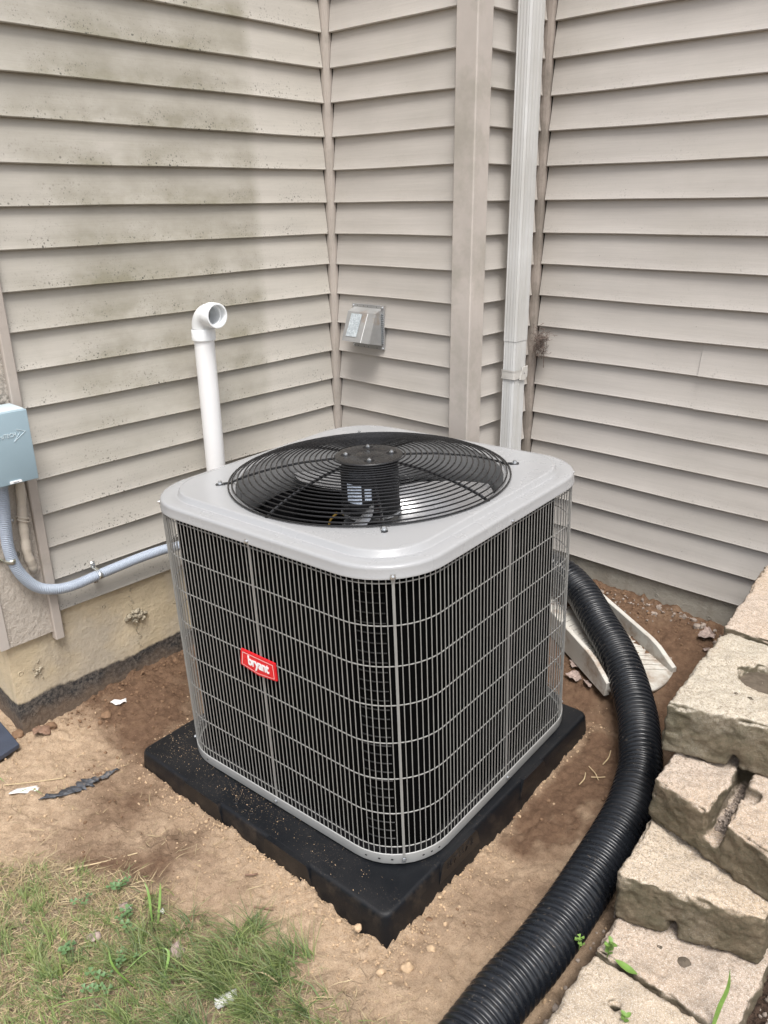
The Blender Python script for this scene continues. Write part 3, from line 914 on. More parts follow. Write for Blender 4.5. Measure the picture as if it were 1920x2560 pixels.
for b in range(3):
    a0 = math.radians(-14+120*b); vs = []; fs = []; nr, nt = 10, 10
    for i in range(nr+1):
        r = .07+(.322-.07)*i/nr; w = math.radians(64-2*i/nr); sw = math.radians(22*(i/nr)**1.5)
        for j in range(nt+1):
            t = math.radians(-90)-(a0+sw+w*(j/nt-.5)); h = .662+(.5-j/nt)*(.115-.03*i/nr)+.010*math.sin(math.pi*j/nt)
            vs.append((r*math.cos(t), r*math.sin(t), h))
    for i in range(nr):
        for j in range(nt):
            fs.append((i*(nt+1)+j, i*(nt+1)+j+1, (i+1)*(nt+1)+j+1, (i+1)*(nt+1)+j))
    m_ = MB(); m_.add(vs, fs); o = m_.build('fan_blade', M_blade, unit, angle=80)
mb = MB(); mb.tube(catmull([(-.07, -.055, .668), (-.085, -.075, .63), (-.08, -.07, .5)], 6), .003, 8)
mb.build('motor_wire', M_wire_y, unit)
mb = MB(); mb.tube(catmull([(.075, -.06, .655), (.12, -.10, .60), (.16, -.14, .50)], 6), .003, 8)
mb.build('motor_wire', M_wire_r, unit)
mb = MB(); mb.lathe([(.02, .02), (.10, .02), (.105, .05), (.105, .30), (.08, .345), (.02, .36)], 28, (.03, .06, 0))
mb.build('compressor', M_motor, unit)
# condenser coil: black fins wrapped round three sides
def offset_path(s, r, n=12):
    """coil centre line: starts near the back left, runs left side? -> front -> right"""
    pts = [(-s, .20), (-s, -(s-r))]
    for k in range(n+1):
        a = math.radians(180+90*k/n); pts.append((-(s-r)+r*math.cos(a), -(s-r)+r*math.sin(a)))
    for k in range(n+1):
        a = math.radians(270+90*k/n); pts.append(((s-r)+r*math.cos(a), -(s-r)+r*math.sin(a)))
    pts.append((s, .262))
    return pts
def sheet(path, d, z0, z1):
    """thick sheet along path with thickness d inwards"""
    n = len(path); out = []
    for i, p in enumerate(path):
        a = Vector(path[min(i+1, n-1)])-Vector(path[max(i-1, 0)]); a.normalize()
        nrm = Vector((-a.y, a.x))          # inward for this direction
        out.append(Vector(p)+nrm*d)
    vs = []
    for p, q in zip(path, out):
        vs += [(p[0], p[1], z0), (p[0], p[1], z1), (q.x, q.y, z0), (q.x, q.y, z1)]
    fs = []
    for i in range(n-1):
        a, b_ = 4*i, 4*(i+1)
        fs += [(a, b_, b_+1, a+1), (b_+2, a+2, a+3, b_+3), (a+1, b_+1, b_+3, a+3), (b_, a, a+2, b_+2)]
    fs += [(0, 1, 3, 2), (4*n-4, 4*n-2, 4*n-1, 4*n-3)]
    m_ = MB(); m_.add(vs, fs); return m_
cp = [p for p in offset_path(S-.034, RC-.034) if True]
cp = [(-(S-.034-.122)+.122*math.cos(math.radians(a)), -(S-.034-.122)+.122*math.sin(math.radians(a))) for a in (222, 232, 245, 258, 270)] + cp[15:]
coil = sheet(cp, .038, .03, .733).build('condenser_coil', M_coil, unit, angle=30)
tm_ = MB(); tubes = [(x, y, 0) for x, y in [((S-.034-.122)+.1235*math.cos(math.radians(a)), -(S-.034-.122)+.1235*math.sin(math.radians(a))) for a in np.linspace(-84, -52, 9)]]
tm_.tube(tubes, .0016, 6); tme = tm_.mesh('coil_tube', M_tube)
for k in range(29):
    o = obj('coil_tube', tme, coil); o.location = (0, 0, .05+k*.0235)
# plain panels at the back left service corner and inner partition
mb = MB(); mb.prism([(-.3385, -.345), (-.3345, -.345), (-.3345, .335), (.18, .335), (.18, .339), (-.3385, .339)], .035, .728)
fl_ = MB(); fl_.prism(rrect(.409, .146, 8), .0135, .016); fl_.build('shade_floor', M_motor, unit, False)  # black sheet over the grey pan floor, painted interior shade
mb.build('service_panel', M_motor, unit, False)  # inner layer of the grey panel, painted black for the shade inside
mb = MB(); mb.prism([(-.3425, -.345), (-.3390, -.345), (-.3390, .335), (-.3425, .335)], .035, .728); mb.build('service_cover', M_pan, unit, False)

# wire grille: horizontal wires (the part) and every upright wire as its own piece
ZW = [.0504+.09536*k for k in range(8)]
G = S-.0035
def grille_path(s, r, step):
    pts = rrect(s, r, 24); pts = np.array([(x, y, 0) for x, y in pts]+[(pts[0][0], pts[0][1], 0)])
    return resample(pts, step)
hp = rrect(G-.0032, RC-.006, 14)
mb = MB(); mb.tube([(x, y, 0) for x, y in hp], .0014, 6, closed=True)
hm = mb.mesh('cross_wire', M_wire)
grille = obj('wire_grille', hm, unit); grille.location = (0, 0, ZW[0])
for z in ZW[1:]:
    o = obj('cross_wire', hm, grille); o.location = (0, 0, z-ZW[0])
mb = MB(); mb.tube([(0, 0, -.017), (0, 0, .33), (0, 0, .682)], .00116, 6)
vm = mb.mesh('upright_wire', M_wire)
mb = MB(); mb.box((-.0029, -.0012, -.022), (.0029, .0014, .672)); mb.add([(-.0029, -.0012, .670), (.0029, -.0012, .670), (.0052, -.0032, .684), (.0052, -.0032, .692), (-.0052, -.0032, .692), (-.0052, -.0032, .684)], [(0, 1, 2, 3, 4, 5)])
sm = mb.mesh('strut', M_wire, False)
strut_at = []
for (x, y), rz in (((.0, -G), 0), ((G, 0), 90), ((0, G), 180), ((-G, 0), 270), ((.3742*1, -.3738), 45), ((.374, .374), 135), ((-.374, .374), 225), ((-.374, -.374), 315)):
    strut_at.append((x, y))
    o = obj('strut', sm, grille); o.location = (x, y, 0); o.rotation_euler = (0, 0, math.radians(rz))
    m_ = MB(); m_.lathe([(.0048, 0), (.0048, .0012), (.0034, .0014), (.0030, .0042), (.0010, .0050)], 8, (0, 0, 0), 'y')
gp, gs = resample(np.array([(x, y, 0) for x, y in rrect(G, RC-.0035, 24)]+[(G, G-RC+.0035, 0)]), .0004)
si = sorted(int(np.argmin(np.hypot(gp[:, 0]-a, gp[:, 1]-b))) for a, b in strut_at)
for i, a in enumerate(si):
    b = si[(i+1) % len(si)]; span = (b-a) % len(gp); nw = int(round(span*.0004/.01378))
    for k in range(1, nw):
        q = gp[int(round(a+span*k/nw)) % len(gp)]
        o = obj('upright_wire', vm, grille); o.location = (q[0], q[1], 0)
scm = MB(); scm.lathe([(.0058, .0), (.0058, -.0012), (.0040, -.0014), (.0037, -.0046), (.0015, -.0056)], 10, (0, 0, 0), 'y')
scr = scm.mesh('screw', M_screw, True, 30)
for (x, y), rz in (((0, -S-.001), 0), ((S+.001, 0), 90), ((.3757, -.3757), 45), ((-.3757, -.3757), -45), ((.3757, .3757), 135)):
    for z in (.7362, .0222):
        o = obj('screw', scr, unit); o.location = (x, y, z); o.rotation_euler = (0, 0, math.radians(rz))

# fan guard
ring_r = np.r_[np.linspace(.093, .347, 19), .356]
def dome(r):
    t = np.interp(r, [.0, .08, .17, .25, .30, .335, .356], [.823, .823, .8175, .806, .795, .784, .7745])
    return float(t)
mb = MB(); r0 = ring_r[-1]
mb.tube(circ(r0, dome(r0), np.linspace(0, 2*math.pi, 97)[:-1]), .0022, 7, closed=True)
guard = mb.build('fan_guard', M_guard, unit)
for r in ring_r[:-1]:
    m_ = MB(); m_.tube(circ(r, dome(r), np.linspace(0, 2*math.pi, 73)[:-1]), .0020, 6, closed=True)
    m_.build('guard_ring', M_guard, guard)
for k in range(8):
    a = math.radians(45*k); foot = (k % 2 == 1)
    rs = [.07, .12, .17, .22, .25, .28, .31, .335, .352]
    path = [(r*math.cos(a), r*math.sin(a), dome(r)-.0042) for r in rs]
    m_ = MB()
    if foot:
        path += [(r*math.cos(a), r*math.sin(a), z) for r, z in ((.360, .7728), (.368, .7722))]
        m_.tube(path, .0030, 7)
        ca, sa = math.cos(a), math.sin(a)
        q = [(.364, -.007), (.386, -.007), (.389, 0), (.386, .007), (.364, .007)]
        m_.prism([(x*ca-y*sa, x*sa+y*ca) for x, y in q], .7704, .7726)
    else:
        path += [(.358*math.cos(a), .358*math.sin(a), .7735)]
        m_.tube(path, .0036, 7)
    sp = m_.build('guard_spoke', M_guard, guard, angle=50)
    if foot:
        b_ = MB(); b_.lathe([(.0074, .7727), (.0074, .7742), (.0052, .7745), (.0050, .7790), (.0030, .7800)], 12, (.377*math.cos(a), .377*math.sin(a), 0))
        b_.build('bolt', M_screw, sp, angle=30)
mb = MB()
mb.lathe([(.001, .8246), (.030, .8246), (.033, .8234), (.036, .8246), (.076, .8246), (.085, .8234), (.0875, .8212), (.082, .8205), (.001, .8205)], 40)
hub = mb.build('guard_hub', M_guard, guard, angle=25)
for k in range(4):
    a = math.radians(-48+90*k); cx, cy = .058*math.cos(a), .058*math.sin(a)
    m_ = MB(); m_.lathe([(.0135, .8247), (.0128, .8252), (.0115, .8250), (.001, .8249)], 20, (cx, cy, 0)); m_.build('bolt_recess', M_motor, hub)
    m_ = MB(); m_.lathe([(.0058, .8248), (.0058, .8280), (.0035, .8288), (.0035, .8310), (.001, .8314)], 6, (cx, cy, 0)); m_.build('nut', M_screw, hub, angle=20)

# name badge
bz = MB()
bp = [(-.0625, .4445), (.0535, .4445), (.0550, .3985), (-.0085, .3905), (-.0695, .4000)]
bz.prism(bp, -S-.0040, -S+.0005, (0, 2, 1))
badge = bz.build('badge', M_red, unit, angle=20)
cx = sum(p[0] for p in bp)/5; cz = sum(p[1] for p in bp)/5
inn = [(cx+(p[0]-cx)*.90, cz+(p[1]-cz)*.80) for p in bp]; inn2 = [(cx+(p[0]-cx)*.88, cz+(p[1]-cz)*.755) for p in bp]
m_ = MB(); n = 5
m_.add([(x, -S-.0046, z) for x, z in inn]+[(x, -S-.0046, z) for x, z in inn2], [(i, (i+1) % n, n+(i+1) % n, n+i) for i in range(n)])
m_.build('badge_border', M_white_print, badge, False)
tm = text_mesh('bryant', .034, .0004, .0011, .86, .94)
tm.materials.append(M_white_print)
o = obj('badge_text', tm, badge); o.location = (-.0045, -S-.0046, .4105); o.rotation_euler = (math.pi/2, 0, 0)

# ------------------------------------------------------------------ pipes and electrics on the left wall
vp = empty('vent_pipe', (.10, -.641, 0))
tag(vp, 'white plastic vent pipe with elbow standing behind the air conditioner', 'pipe')
mb = MB(); mb.tube([(0, 0, .0), (0, 0, .4), (0, 0, 1.130)], .0302, 32)
mb.build('pipe', M_pvc, vp)
mb = MB()
rb = .042; hub_r = .0355
mb.lathe([(.0304, 1.113), (hub_r, 1.113), (hub_r, 1.143), (.0335, 1.1455)], 36, caps=False)
path = []; rads = []
zc = 1.1465
for k in range(15):
    t = math.pi/2*k/14; path.append((rb-rb*math.cos(t), 0, zc+rb*math.sin(t))); rads.append(.0325)
mb.tube(path, rads, 32, caps=False)
zx = zc+rb
mb.lathe([(.0325, rb-.001), (.0362, rb+.003), (.0362, rb+.034), (.0350, rb+.0355), (.0310, rb+.0355), (.0302, rb+.034), (.0302, rb+.012), (.0262, rb+.011), (.0262, rb-.02), (.024, rb-.035)], 36, (0, 0, zx), 'x', caps=False)
mb.box((-.0372, -.006, 1.141), (-.030, .006, 1.1455))
el = mb.build('elbow', M_pvc_f, vp, angle=40)

# flexible conduit
cpath = catmull([(.045, -1.279, .815), (.040, -1.280, .76), (.030, -1.285, .672), (.028, -1.286, .614), (.028, -1.272, .549), (.028, -1.236, .490), (.030, -1.188, .462), (.030, -1.13, .452), (.030, -1.049, .457), (.030, -.975, .461), (.032, -.891, .465), (.036, -.80, .464), (.07, -.70, .463), (.17, -.60, .462), (.30, -.52, .462), (.44, -.49, .462)], 16)
cq, cs_ = resample(cpath, .0011)
rad = [.0146+.0013*math.sin(2*math.pi*s/.0056) for s in cs_]
mb = MB(); mb.tube(cq, rad, 18)
cond = mb.build('flexible_conduit', M_conduit, angle=180)
tag(cond, 'blue grey ribbed conduit curving from the box along the wall', 'conduit')
m_ = MB(); m_.lathe([(.0165, .800), (.0165, .822), (.019, .824), (.019, .836)], 20, (.045, -1.279, 0)); m_.build('conduit_nut', M_conduit, cond)

def strap(center, tdir, label):
    """zinc strap over the conduit: band plus two ears with screws. tdir: direction of conduit (y,z)"""
    st = empty('conduit_strap', center); tag(st, label, 'strap', 'zinc straps holding the conduit')
    ty, tz = tdir; l = math.hypot(ty, tz); t = Vector((0, ty/l, tz/l)); n = Vector((1, 0, 0)); u = t.cross(n)
    vs = []; fs = []; prof = [(-.036, .001), (-.0175, .001)]+[(-.0172*math.cos(a), .005+.0405*math.sin(a)) for a in np.linspace(.0, math.pi, 14)]+[(.0175, .001), (.036, .001)]
    for a, h in prof:
        for w in (-.0065, .0065):
            vs.append(u*a+n*(h-.028)+t*w)
    for i in range(len(prof)-1): fs.append((2*i, 2*i+1, 2*i+3, 2*i+2))
    m = MB(); m.add(vs, fs); b_ = m.build('band', M_zinc, st, angle=40)
    sd = b_.modifiers.new('s', 'SOLIDIFY'); sd.thickness = .0012; sd.offset = 0
    for sg in (-1, 1):
        m = MB(); m.lathe([(.0055, .0), (.0055, .0015), (.0042, .0042), (.0015, .005)], 8, u*(sg*.028)+n*(.002-.028), 'x')
        m.build('screw', M_screw, st, angle=30)
strap((.0285, -1.287, .588), (.04, -1), 'zinc strap on the upright run of conduit on stucco')
strap((.030, -1.047, .457), (1, .03), 'zinc strap on the level run of conduit on siding')

# junction box
jb = empty('junction_box', (0, -1.2725, .913)); tag(jb, 'blue grey metal electrical box on the wall at left edge', 'electrical box')
mb = MB(); mb.box((.002, -.066, -.088), (.088, .066, .090), .002); mb.build('case', M_box, jb)
mb = MB(); mb.box((.088, -.0725, -.0925), (.1005, .0715, .0945), .0016); cv = mb.build('cover', M_box, jb)
mb = MB(); mb.box((.004, -.0715, .0905), (.086, .0705, .0955), .001); mb.build('rain_lip', M_box_hi, jb)
tm = text_mesh('VersiTECH', .0152, .0009, .0001, .82, 1.0, 'RIGHT'); tm.materials.append(M_box_hi)
o = obj('cover_text', tm, cv); o.matrix_local = Matrix(((0, 0, 1, .1008), (1, 0, 0, .0340), (0, 1, 0, .0305), (0, 0, 0, 1)))
mb = MB()
for pth in ([(.1010, .0365, .0490), (.1010, .0585, .0392)], [(.1010, .0585, .0392), (.1010, .0255, .0170)], [(.1010, .0365, .0490), (.1010, .0440, .0385), (.1010, .0255, .0170)]):
    mb.tube(pth, .0007, 6)
mb.build('arrow_mark', M_box_hi, cv)
mb = MB()
mb.prism([(-.0045, -.0895), (.0265, -.0895), (.0265, -.0850), (.0245, -.0835), (-.0025, -.0835), (-.0045, -.0850)], .1004, .1030, (1, 2, 0)); la = mb.build('latch', M_white_print, jb)
m_ = MB(); m_.box((.1030, .004, -.0880), (.1034, .018, -.0868)); m_.build('latch_slot', M_black_hole, la, False)

# painted pipe into the stucco
pp_ = empty('painted_pipe', (0, 0, 0)); tag(pp_, 'beige painted pipe entering the stucco below the grey box', 'pipe')
pth = catmull([(.020, -1.222, .830), (.018, -1.222, .77), (.016, -1.229, .70), (.016, -1.233, .65), (.018, -1.236, .595), (.015, -1.229, .553), (.004, -1.223, .530), (-.02, -1.221, .522)], 8)
mb = MB(); mb.tube(pth, [.0125+.0008*math.sin(i*.9)+.0006*math.sin(i*2.3) for i in range(len(pth))], 18); mb.build('pipe_run', M_pipe_p, pp_, angle=180)
mb = MB()
for dz in (-.005, .005):
    mb.tube([(.015+.0145*math.cos(a), -1.229+.0145*math.sin(a), .690+dz-.006*math.sin(a)) for a in np.linspace(-1.9, 1.9, 15)], .0022, 6)
mb.box((.000, -1.262, .681), (.0025, -1.240, .697), .001)
cl = mb.build('pipe_clamp', M_pipe_p, pp_)
m_ = MB(); m_.lathe([(.0052, .0), (.0052, .0015), (.004, .004), (.0015, .005)], 8, (.0025, -1.2535, .689), 'x'); m_.build('screw', M_screw, cl, angle=30)
mb = MB(); nn = 22; vs = [(.004, -1.223, .522)]
for k in range(nn):
    a = 2*math.pi*k/nn; r = 1+.22*math.sin(3*a+1)+random.uniform(-.1, .1)
    vs.append((.0035, -1.223+.0135*r*math.cos(a), .522+.0125*r*math.sin(a)))
for k in range(nn):
    a = 2*math.pi*k/nn; r = 1+.18*math.sin(3*a+1)+random.uniform(-.12, .12)
    vs.append((-.0012, -1.223+.021*r*math.cos(a), .520+.018*r*math.sin(a)))
mb.add(vs, [(0, 1+k, 1+(k+1) % nn) for k in range(nn)]+[(1+k, 1+nn+k, 1+nn+(k+1) % nn, 1+(k+1) % nn) for k in range(nn)])
mb.build('caulk_patch', M_caulk, pp_, angle=25)

# vent hood
vh = empty('vent_hood', (.171, 0, 1.084)); tag(vh, 'weathered galvanised vent hood on the narrow siding wall', 'vent')
mb = MB(); mb.box((-.075, -.0035, -.075), (.075, .004, .075)); fl = mb.build('flange', M_galv, vh, False)
mb = MB()
xl, xr = -.066, .067
A = [(xl, -.004, .064), (xr, -.004, .064), (xl, -.034, .052), (xr, -.034, .052), (xl, -.070, -.046), (xr, -.070, -.046), (xl, -.004, -.060), (xr, -.004, -.060)]
mb.add(A, [(0, 2, 3, 1), (2, 4, 5, 3), (0, 6, 4, 2), (1, 3, 5, 7)])
hd = mb.build('hood', M_galv, vh, False)
sd = hd.modifiers.new('s', 'SOLIDIFY'); sd.thickness = .0012; sd.offset = -1
mb = MB()
n_ = Vector((0, -.098, -.036)).normalized()
for k in range(1):
    p0 = Vector((.030, -.0350, .0495)); p1 = Vector((.026, -.0708, -.0455))
    mb.add([p0+Vector((0, -.001, 0)), p0+Vector((.0025, -.001, 0)), p1+Vector((.0025, -.001, 0)), p1+Vector((0, -.001, 0))], [(0, 1, 2, 3)])
mb.build('seam_stripe', M_white_print, hd, False)
mb = MB(); mb.add([(-.045, -.0365-.0018, .046), (.006, -.0365-.0018, .046), (.001, -.0640-.0018, -.029), (-.050, -.0640-.0018, -.029)], [(0, 1, 2, 3)]); mb.build('foil_sticker', M_foil, hd, False)
for k in range(15):
    m_ = MB(); z = -.052+k*.0070; m_.box((.0675, -.0085, z), (.0735, -.0036, z+.0034)); m_.build('crimp', M_galv_b, fl, False)
for sx in (-.069, .070):
    for z in (.069, -.070):
        m_ = MB(); m_.lathe([(.0044, .0), (.0044, -.0012), (.003, -.0032), (.001, -.004)], 8, (sx, -.0035, z), 'y'); m_.build('screw', M_screw, fl, angle=30)
for x in (-.05, -.02, .0, .042):
    for z in (.0695, -.0705):
        m_ = MB(); m_.add([(x+.0017*math.cos(a), -.0038, z+.0017*math.sin(a)) for a in np.linspace(0, 2*math.pi, 9)[:-1]], [tuple(range(8))]); m_.build('rivet_hole', M_black_hole, fl, False)

# downspout
ds = empty('downspout', (MW+.0535, .190, 0)); tag(ds, 'white ridged aluminium downspout in the corner', 'downspout')
def spout_outline(hx, hy, ribs=4):
    pts = []
    def side(p, q, nrm):
        p, q, nrm = Vector(p), Vector(q), Vector(nrm)
        for k in range(ribs*4):
            f = k/(ribs*4); w = .5-.5*math.cos(2*math.pi*f*ribs)
            edge = 1 if .12 < f < .88 else 0
            pts.append(tuple(p.lerp(q, f)-nrm*(.0016*(w**1.5)*edge)))
    c = .004
    side((-hx+c, -hy), (hx-c, -hy), (0, -1)); side((hx, -hy+c), (hx, hy-c), (1, 0))
    side((hx-c, hy), (-hx+c, hy), (0, 1)); side((-hx, hy-c), (-hx, -hy+c), (-1, 0))
    return pts
mb = MB(); mb.prism(spout_outline(.0250, .0375), 1.062, ZT); mb.build('upper_pipe', M_down, ds, angle=50)
mb = MB(); mb.prism(spout_outline(.0236, .0360), .40, 1.066); mb.build('lower_pipe', M_down, ds, angle=50)
mb = MB()
hx, hy = .0262, .0388
for z0, z1, d in ((.938, .968, 0), (.9385, .9415, .0012), (.9645, .9675, .0012)):
    q = rrect(hx+d, .006, 4, hy+d)
    rings_loft(mb, [[(x, y, z0) for x, y in q], [(x, y, z1) for x, y in q]])
M_strap = m_simple('strap_paint', (.50, .485, .455), .45)
stp = mb.build('strap', M_strap, ds, angle=40)
m_ = MB(); m_.prism([(-.006, .934), (.018, .930), (.037, .940), (.037, .976), (.010, .974)], hx, hx+.003, (1, 2, 0)); m_.build('strap_tab', M_strap, ds)
m_ = MB(); m_.lathe([(.0035, 0), (.0035, .0015), (.001, .003)], 8, (hx+.003, .018, .955), 'x'); m_.build('strap_screw', M_screw, ds)

# drain pipe: black corrugated, from the downspout over the splash block to the front
hp_ = [(MW+.056, .190, .43), (MW+.058, .192, .40), (MW+.075, .203, .345), (.755, .235, .285), (.86, .262, .245), (.955, .222, .222), (1.003, .190, .208), (1.079, .126, .190), (1.174, .050, .168), (1.245, -.017, .148), (1.312, -.095, .128), (1.372, -.178, .113), (1.423, -.268, .105), (1.467, -.357, .099), (1.497, -.452, .093), (1.517, -.544, .087), (1.534, -.709, .075), (1.545, -.85, .067), (1.549, -.982, .061), (1.545, -1.089, .057), (1.547, -1.171, .054), (1.553, -1.30, .052), (1.57, -1.48, .052), (1.60, -1.75, .052)]
hq, hs_ = resample(catmull(hp_, 12), .0018)
def ridge(s):
    u = (s/.0178) % 1.0
    v = .5-.5*math.cos(2*math.pi*u)
    r = .0585-.0095*(1-v**.40)-.0012*math.exp(-((u-.5)/.09)**2)
    return r*min(1, .83+max(0, s-.10)*2.0)
mb = MB(); mb.tube(hq, [ridge(s) for s in hs_], 40, caps=True)
o = mb.build('drain_pipe', M_hose, angle=180)
tag(o, 'black corrugated drain pipe snaking past the blocks to the front', 'pipe')

# splash block
p_far, p_near = Vector((1.352, .114, 0)), Vector((1.226, -.086, 0))
mid = (p_far+p_near)/2; ax = Vector((-.885, .466, 0)).normalized(); ay = Vector((ax.y, -ax.x, 0))
if ay.dot(p_far-p_near) < 0: ay = -ay
sl = .085        # lies on sloping soil
bx = Vector((ax.x, ax.y, sl)).normalized()
bz_ = Vector((0, 0, 1)); bz_ = (bz_-bx*bz_.dot(bx)).normalized()
SM = Matrix(((bx.x, ay.x, bz_.x, mid.x), (bx.y, ay.y, bz_.y, mid.y), (bx.z, ay.z, bz_.z, .098), (0, 0, 0, 1)))
sb = empty('splash_block', matrix=SM); tag(sb, 'cream plastic splash block lying under the drain pipe', 'splash block')
def hw(x): return .118-.014*min(1, x/.5)
L_ = .56
mb = MB(); nseg = 20; vs = []; fs = []
xs = np.linspace(0, L_, nseg+1)
lipx = lambda y: -.045*(1-(y/.118)**2)
ny_ = 10
for x in xs:
    for j in range(ny_+1):
        y = -hw(x)+2*hw(x)*j/ny_
        xx = x+lipx(y)*(1-x/L_); vs.append((xx, y, .018-.006*(1-(y/hw(x))**2)))
for i in range(nseg):
    for j in range(ny_): fs.append((i*(ny_+1)+j, i*(ny_+1)+j+1, (i+1)*(ny_+1)+j+1, (i+1)*(ny_+1)+j))
mb.add(vs, fs)
tr = mb.build('tray', M_splash, sb, angle=60)
sd = tr.modifiers.new('s', 'SOLIDIFY'); sd.thickness = .016; sd.offset = -1
for sg in (1, -1):
    m_ = MB(); vs = []; fs = []
    for x in np.linspace(0, L_, 15):
        h = np.interp(x, [0, .095, L_], [.034, .068, .074]); y0 = hw(x)
        for dy, z in ((.000, -.012), (.018, -.012), (.016, h-.002), (.0140, h), (.0025, h), (.000, h-.002)):
            vs.append((x, sg*(y0-.006+dy), z))
    k = 6
    for i in range(14):
        for j in range(k): fs.append((i*k+j, i*k+(j+1) % k, (i+1)*k+(j+1) % k, (i+1)*k+j))
    fs += [tuple(range(k)), tuple(range(14*k, 15*k))]
    m_.add(vs, fs); m_.build('side_wall', M_splash, sb, angle=30)
for i, x in enumerate(np.arange(.03, .42, .026)):
    for sg in (-1, 1):
        m_ = MB(); w = hw(x)
        m_.tube([(x-.012, sg*(w-.010), .0175), (x+.006, sg*(w-.045), .0165), (x+.020, sg*(w-.085), .0130)], [.0042, .0034, .0006], 6)
        m_.build('flow_rib', M_splash, tr, angle=60)

# ------------------------------------------------------------------ retaining blocks
def block(label, foot, z0, z1, mat, cuts=(), holes=(), seed=0, smooth=5, vox=.0050):
    """foot: four xy corners (front left, front right, back right, back left); cuts: polygons removed; holes: (x,y,r,depth)"""
    m = MB(); m.prism(foot, z0, z1)
    me = m.mesh('retaining_block', None, False)
    ob = bpy.data.objects.new('tmp', me); COL.objects.link(ob)
    tmp = []
    def cut(mesh):
        c = bpy.data.objects.new('tmpc', mesh); COL.objects.link(c); tmp.append(c)
        b_ = ob.modifiers.new('b', 'BOOLEAN'); b_.operation = 'DIFFERENCE'; b_.object = c; b_.solver = 'EXACT'
    for poly, a, b_ in cuts:
        q = MB(); q.prism(poly, a, b_); cut(q.mesh('c', None, False))
    for x, y, r, d in holes:
        q = MB(); q.lathe([(r*.8, z1-d), (r, z1-d*.5), (r*1.05, z1+.03)], 20, (x, y, 0)); cut(q.mesh('c', None, False))
    rm = ob.modifiers.new('r', 'REMESH'); rm.mode = 'VOXEL'; rm.voxel_size = vox
    s_ = ob.modifiers.new('s', 'SMOOTH'); s_.factor = .5; s_.iterations = smooth*3
    dg = bpy.context.evaluated_depsgraph_get(); dg.update()
    out = bpy.data.meshes.new_from_object(ob.evaluated_get(dg))
    bpy.data.objects.remove(ob)
    for c in tmp: bpy.data.objects.remove(c)
    n = len(out.vertices)
    co = np.empty(n*3); out.vertices.foreach_get('co', co); co = co.reshape(-1, 3)
    no = np.empty(n*3); out.vertices.foreach_get('normal', no); no = no.reshape(-1, 3)
    q = co+seed*3.1
    rimd = np.clip((co[:, 2]-(z1-.03))/.03, 0, 1)
    d = fbm(q, 14, 3, seed)*.0050+fbm(q, 55, 3, seed+3, .65)*.0028+fbm(q, 160, 2, seed+6)*.0014
    ed = np.clip(fbm(q, 26, 3, seed+9)-.12, 0, 1); edge = np.clip((np.abs(no).max(1) < .93).astype(float), 0, 1)
    d = d-edge*ed*.011
    co = co+no*d[:, None]
    out.vertices.foreach_set('co', co.ravel())
    out.materials.clear(); out.materials.append(mat)
    for p in out.polygons: p.use_smooth = True
    out.update()
    o = obj('retaining_block', out)
    tag(o, label, 'concrete block', 'concrete blocks of the stepped retaining wall')
    return o
def block_fill(o, x, y, r, z):
    m = MB(); m.lathe([(.001, z+.0015), (r*.6, z+.001), (r*1.15, z-.004)], 18, (x, y, 0), caps=False); m.build('soil_fill', M_fill, o, angle=180)
M_fill = m_simple('packed_soil', (.12, .098, .075), .95, 0, 60, .3, .7, .003, .1)
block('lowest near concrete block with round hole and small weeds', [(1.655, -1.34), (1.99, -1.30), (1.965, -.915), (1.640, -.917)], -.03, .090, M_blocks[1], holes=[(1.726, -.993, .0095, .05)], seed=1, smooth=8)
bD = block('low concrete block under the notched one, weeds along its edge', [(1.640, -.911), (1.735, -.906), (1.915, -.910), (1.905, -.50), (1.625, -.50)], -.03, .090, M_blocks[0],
      holes=[(1.732, -.818, .009, .006), (1.783, -.814, .011, .006)], seed=2, smooth=7)
for q in ((1.732, -.818, .010, .087), (1.783, -.814, .012, .087)): block_fill(bD, *q)
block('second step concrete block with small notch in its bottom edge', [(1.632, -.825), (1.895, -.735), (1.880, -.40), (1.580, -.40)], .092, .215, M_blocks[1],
      cuts=[([(1.725, -.86), (1.752, -.86), (1.748, -.70), (1.733, -.70)], .05, .135)], holes=[(1.722, -.660, .008, .01), (1.792, -.690, .007, .006)], seed=3, smooth=8)
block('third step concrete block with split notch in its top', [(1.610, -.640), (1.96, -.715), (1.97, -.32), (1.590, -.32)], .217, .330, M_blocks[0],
      cuts=[([(1.742, -.72), (1.776, -.72), (1.762, -.45), (1.730, -.45)], .262, .40), ([(1.755, -.575), (1.800, -.570), (1.80, -.53), (1.755, -.53)], .300, .40)], seed=4, smooth=7)
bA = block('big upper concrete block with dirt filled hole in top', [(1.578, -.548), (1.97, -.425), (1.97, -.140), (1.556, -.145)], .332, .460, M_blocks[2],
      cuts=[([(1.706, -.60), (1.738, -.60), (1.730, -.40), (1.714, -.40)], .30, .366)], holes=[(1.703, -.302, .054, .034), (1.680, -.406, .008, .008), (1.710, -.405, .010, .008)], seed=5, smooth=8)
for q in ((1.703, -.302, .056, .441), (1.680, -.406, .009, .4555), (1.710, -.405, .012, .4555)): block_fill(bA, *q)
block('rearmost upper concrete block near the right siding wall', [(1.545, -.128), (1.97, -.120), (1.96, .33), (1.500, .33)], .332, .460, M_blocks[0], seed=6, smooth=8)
block('lower concrete block directly under the rearmost upper block', [(1.600, -.29), (1.96, -.29), (1.96, .33), (1.56, .33)], .14, .330, M_blocks[1], seed=7, smooth=6, vox=.009)

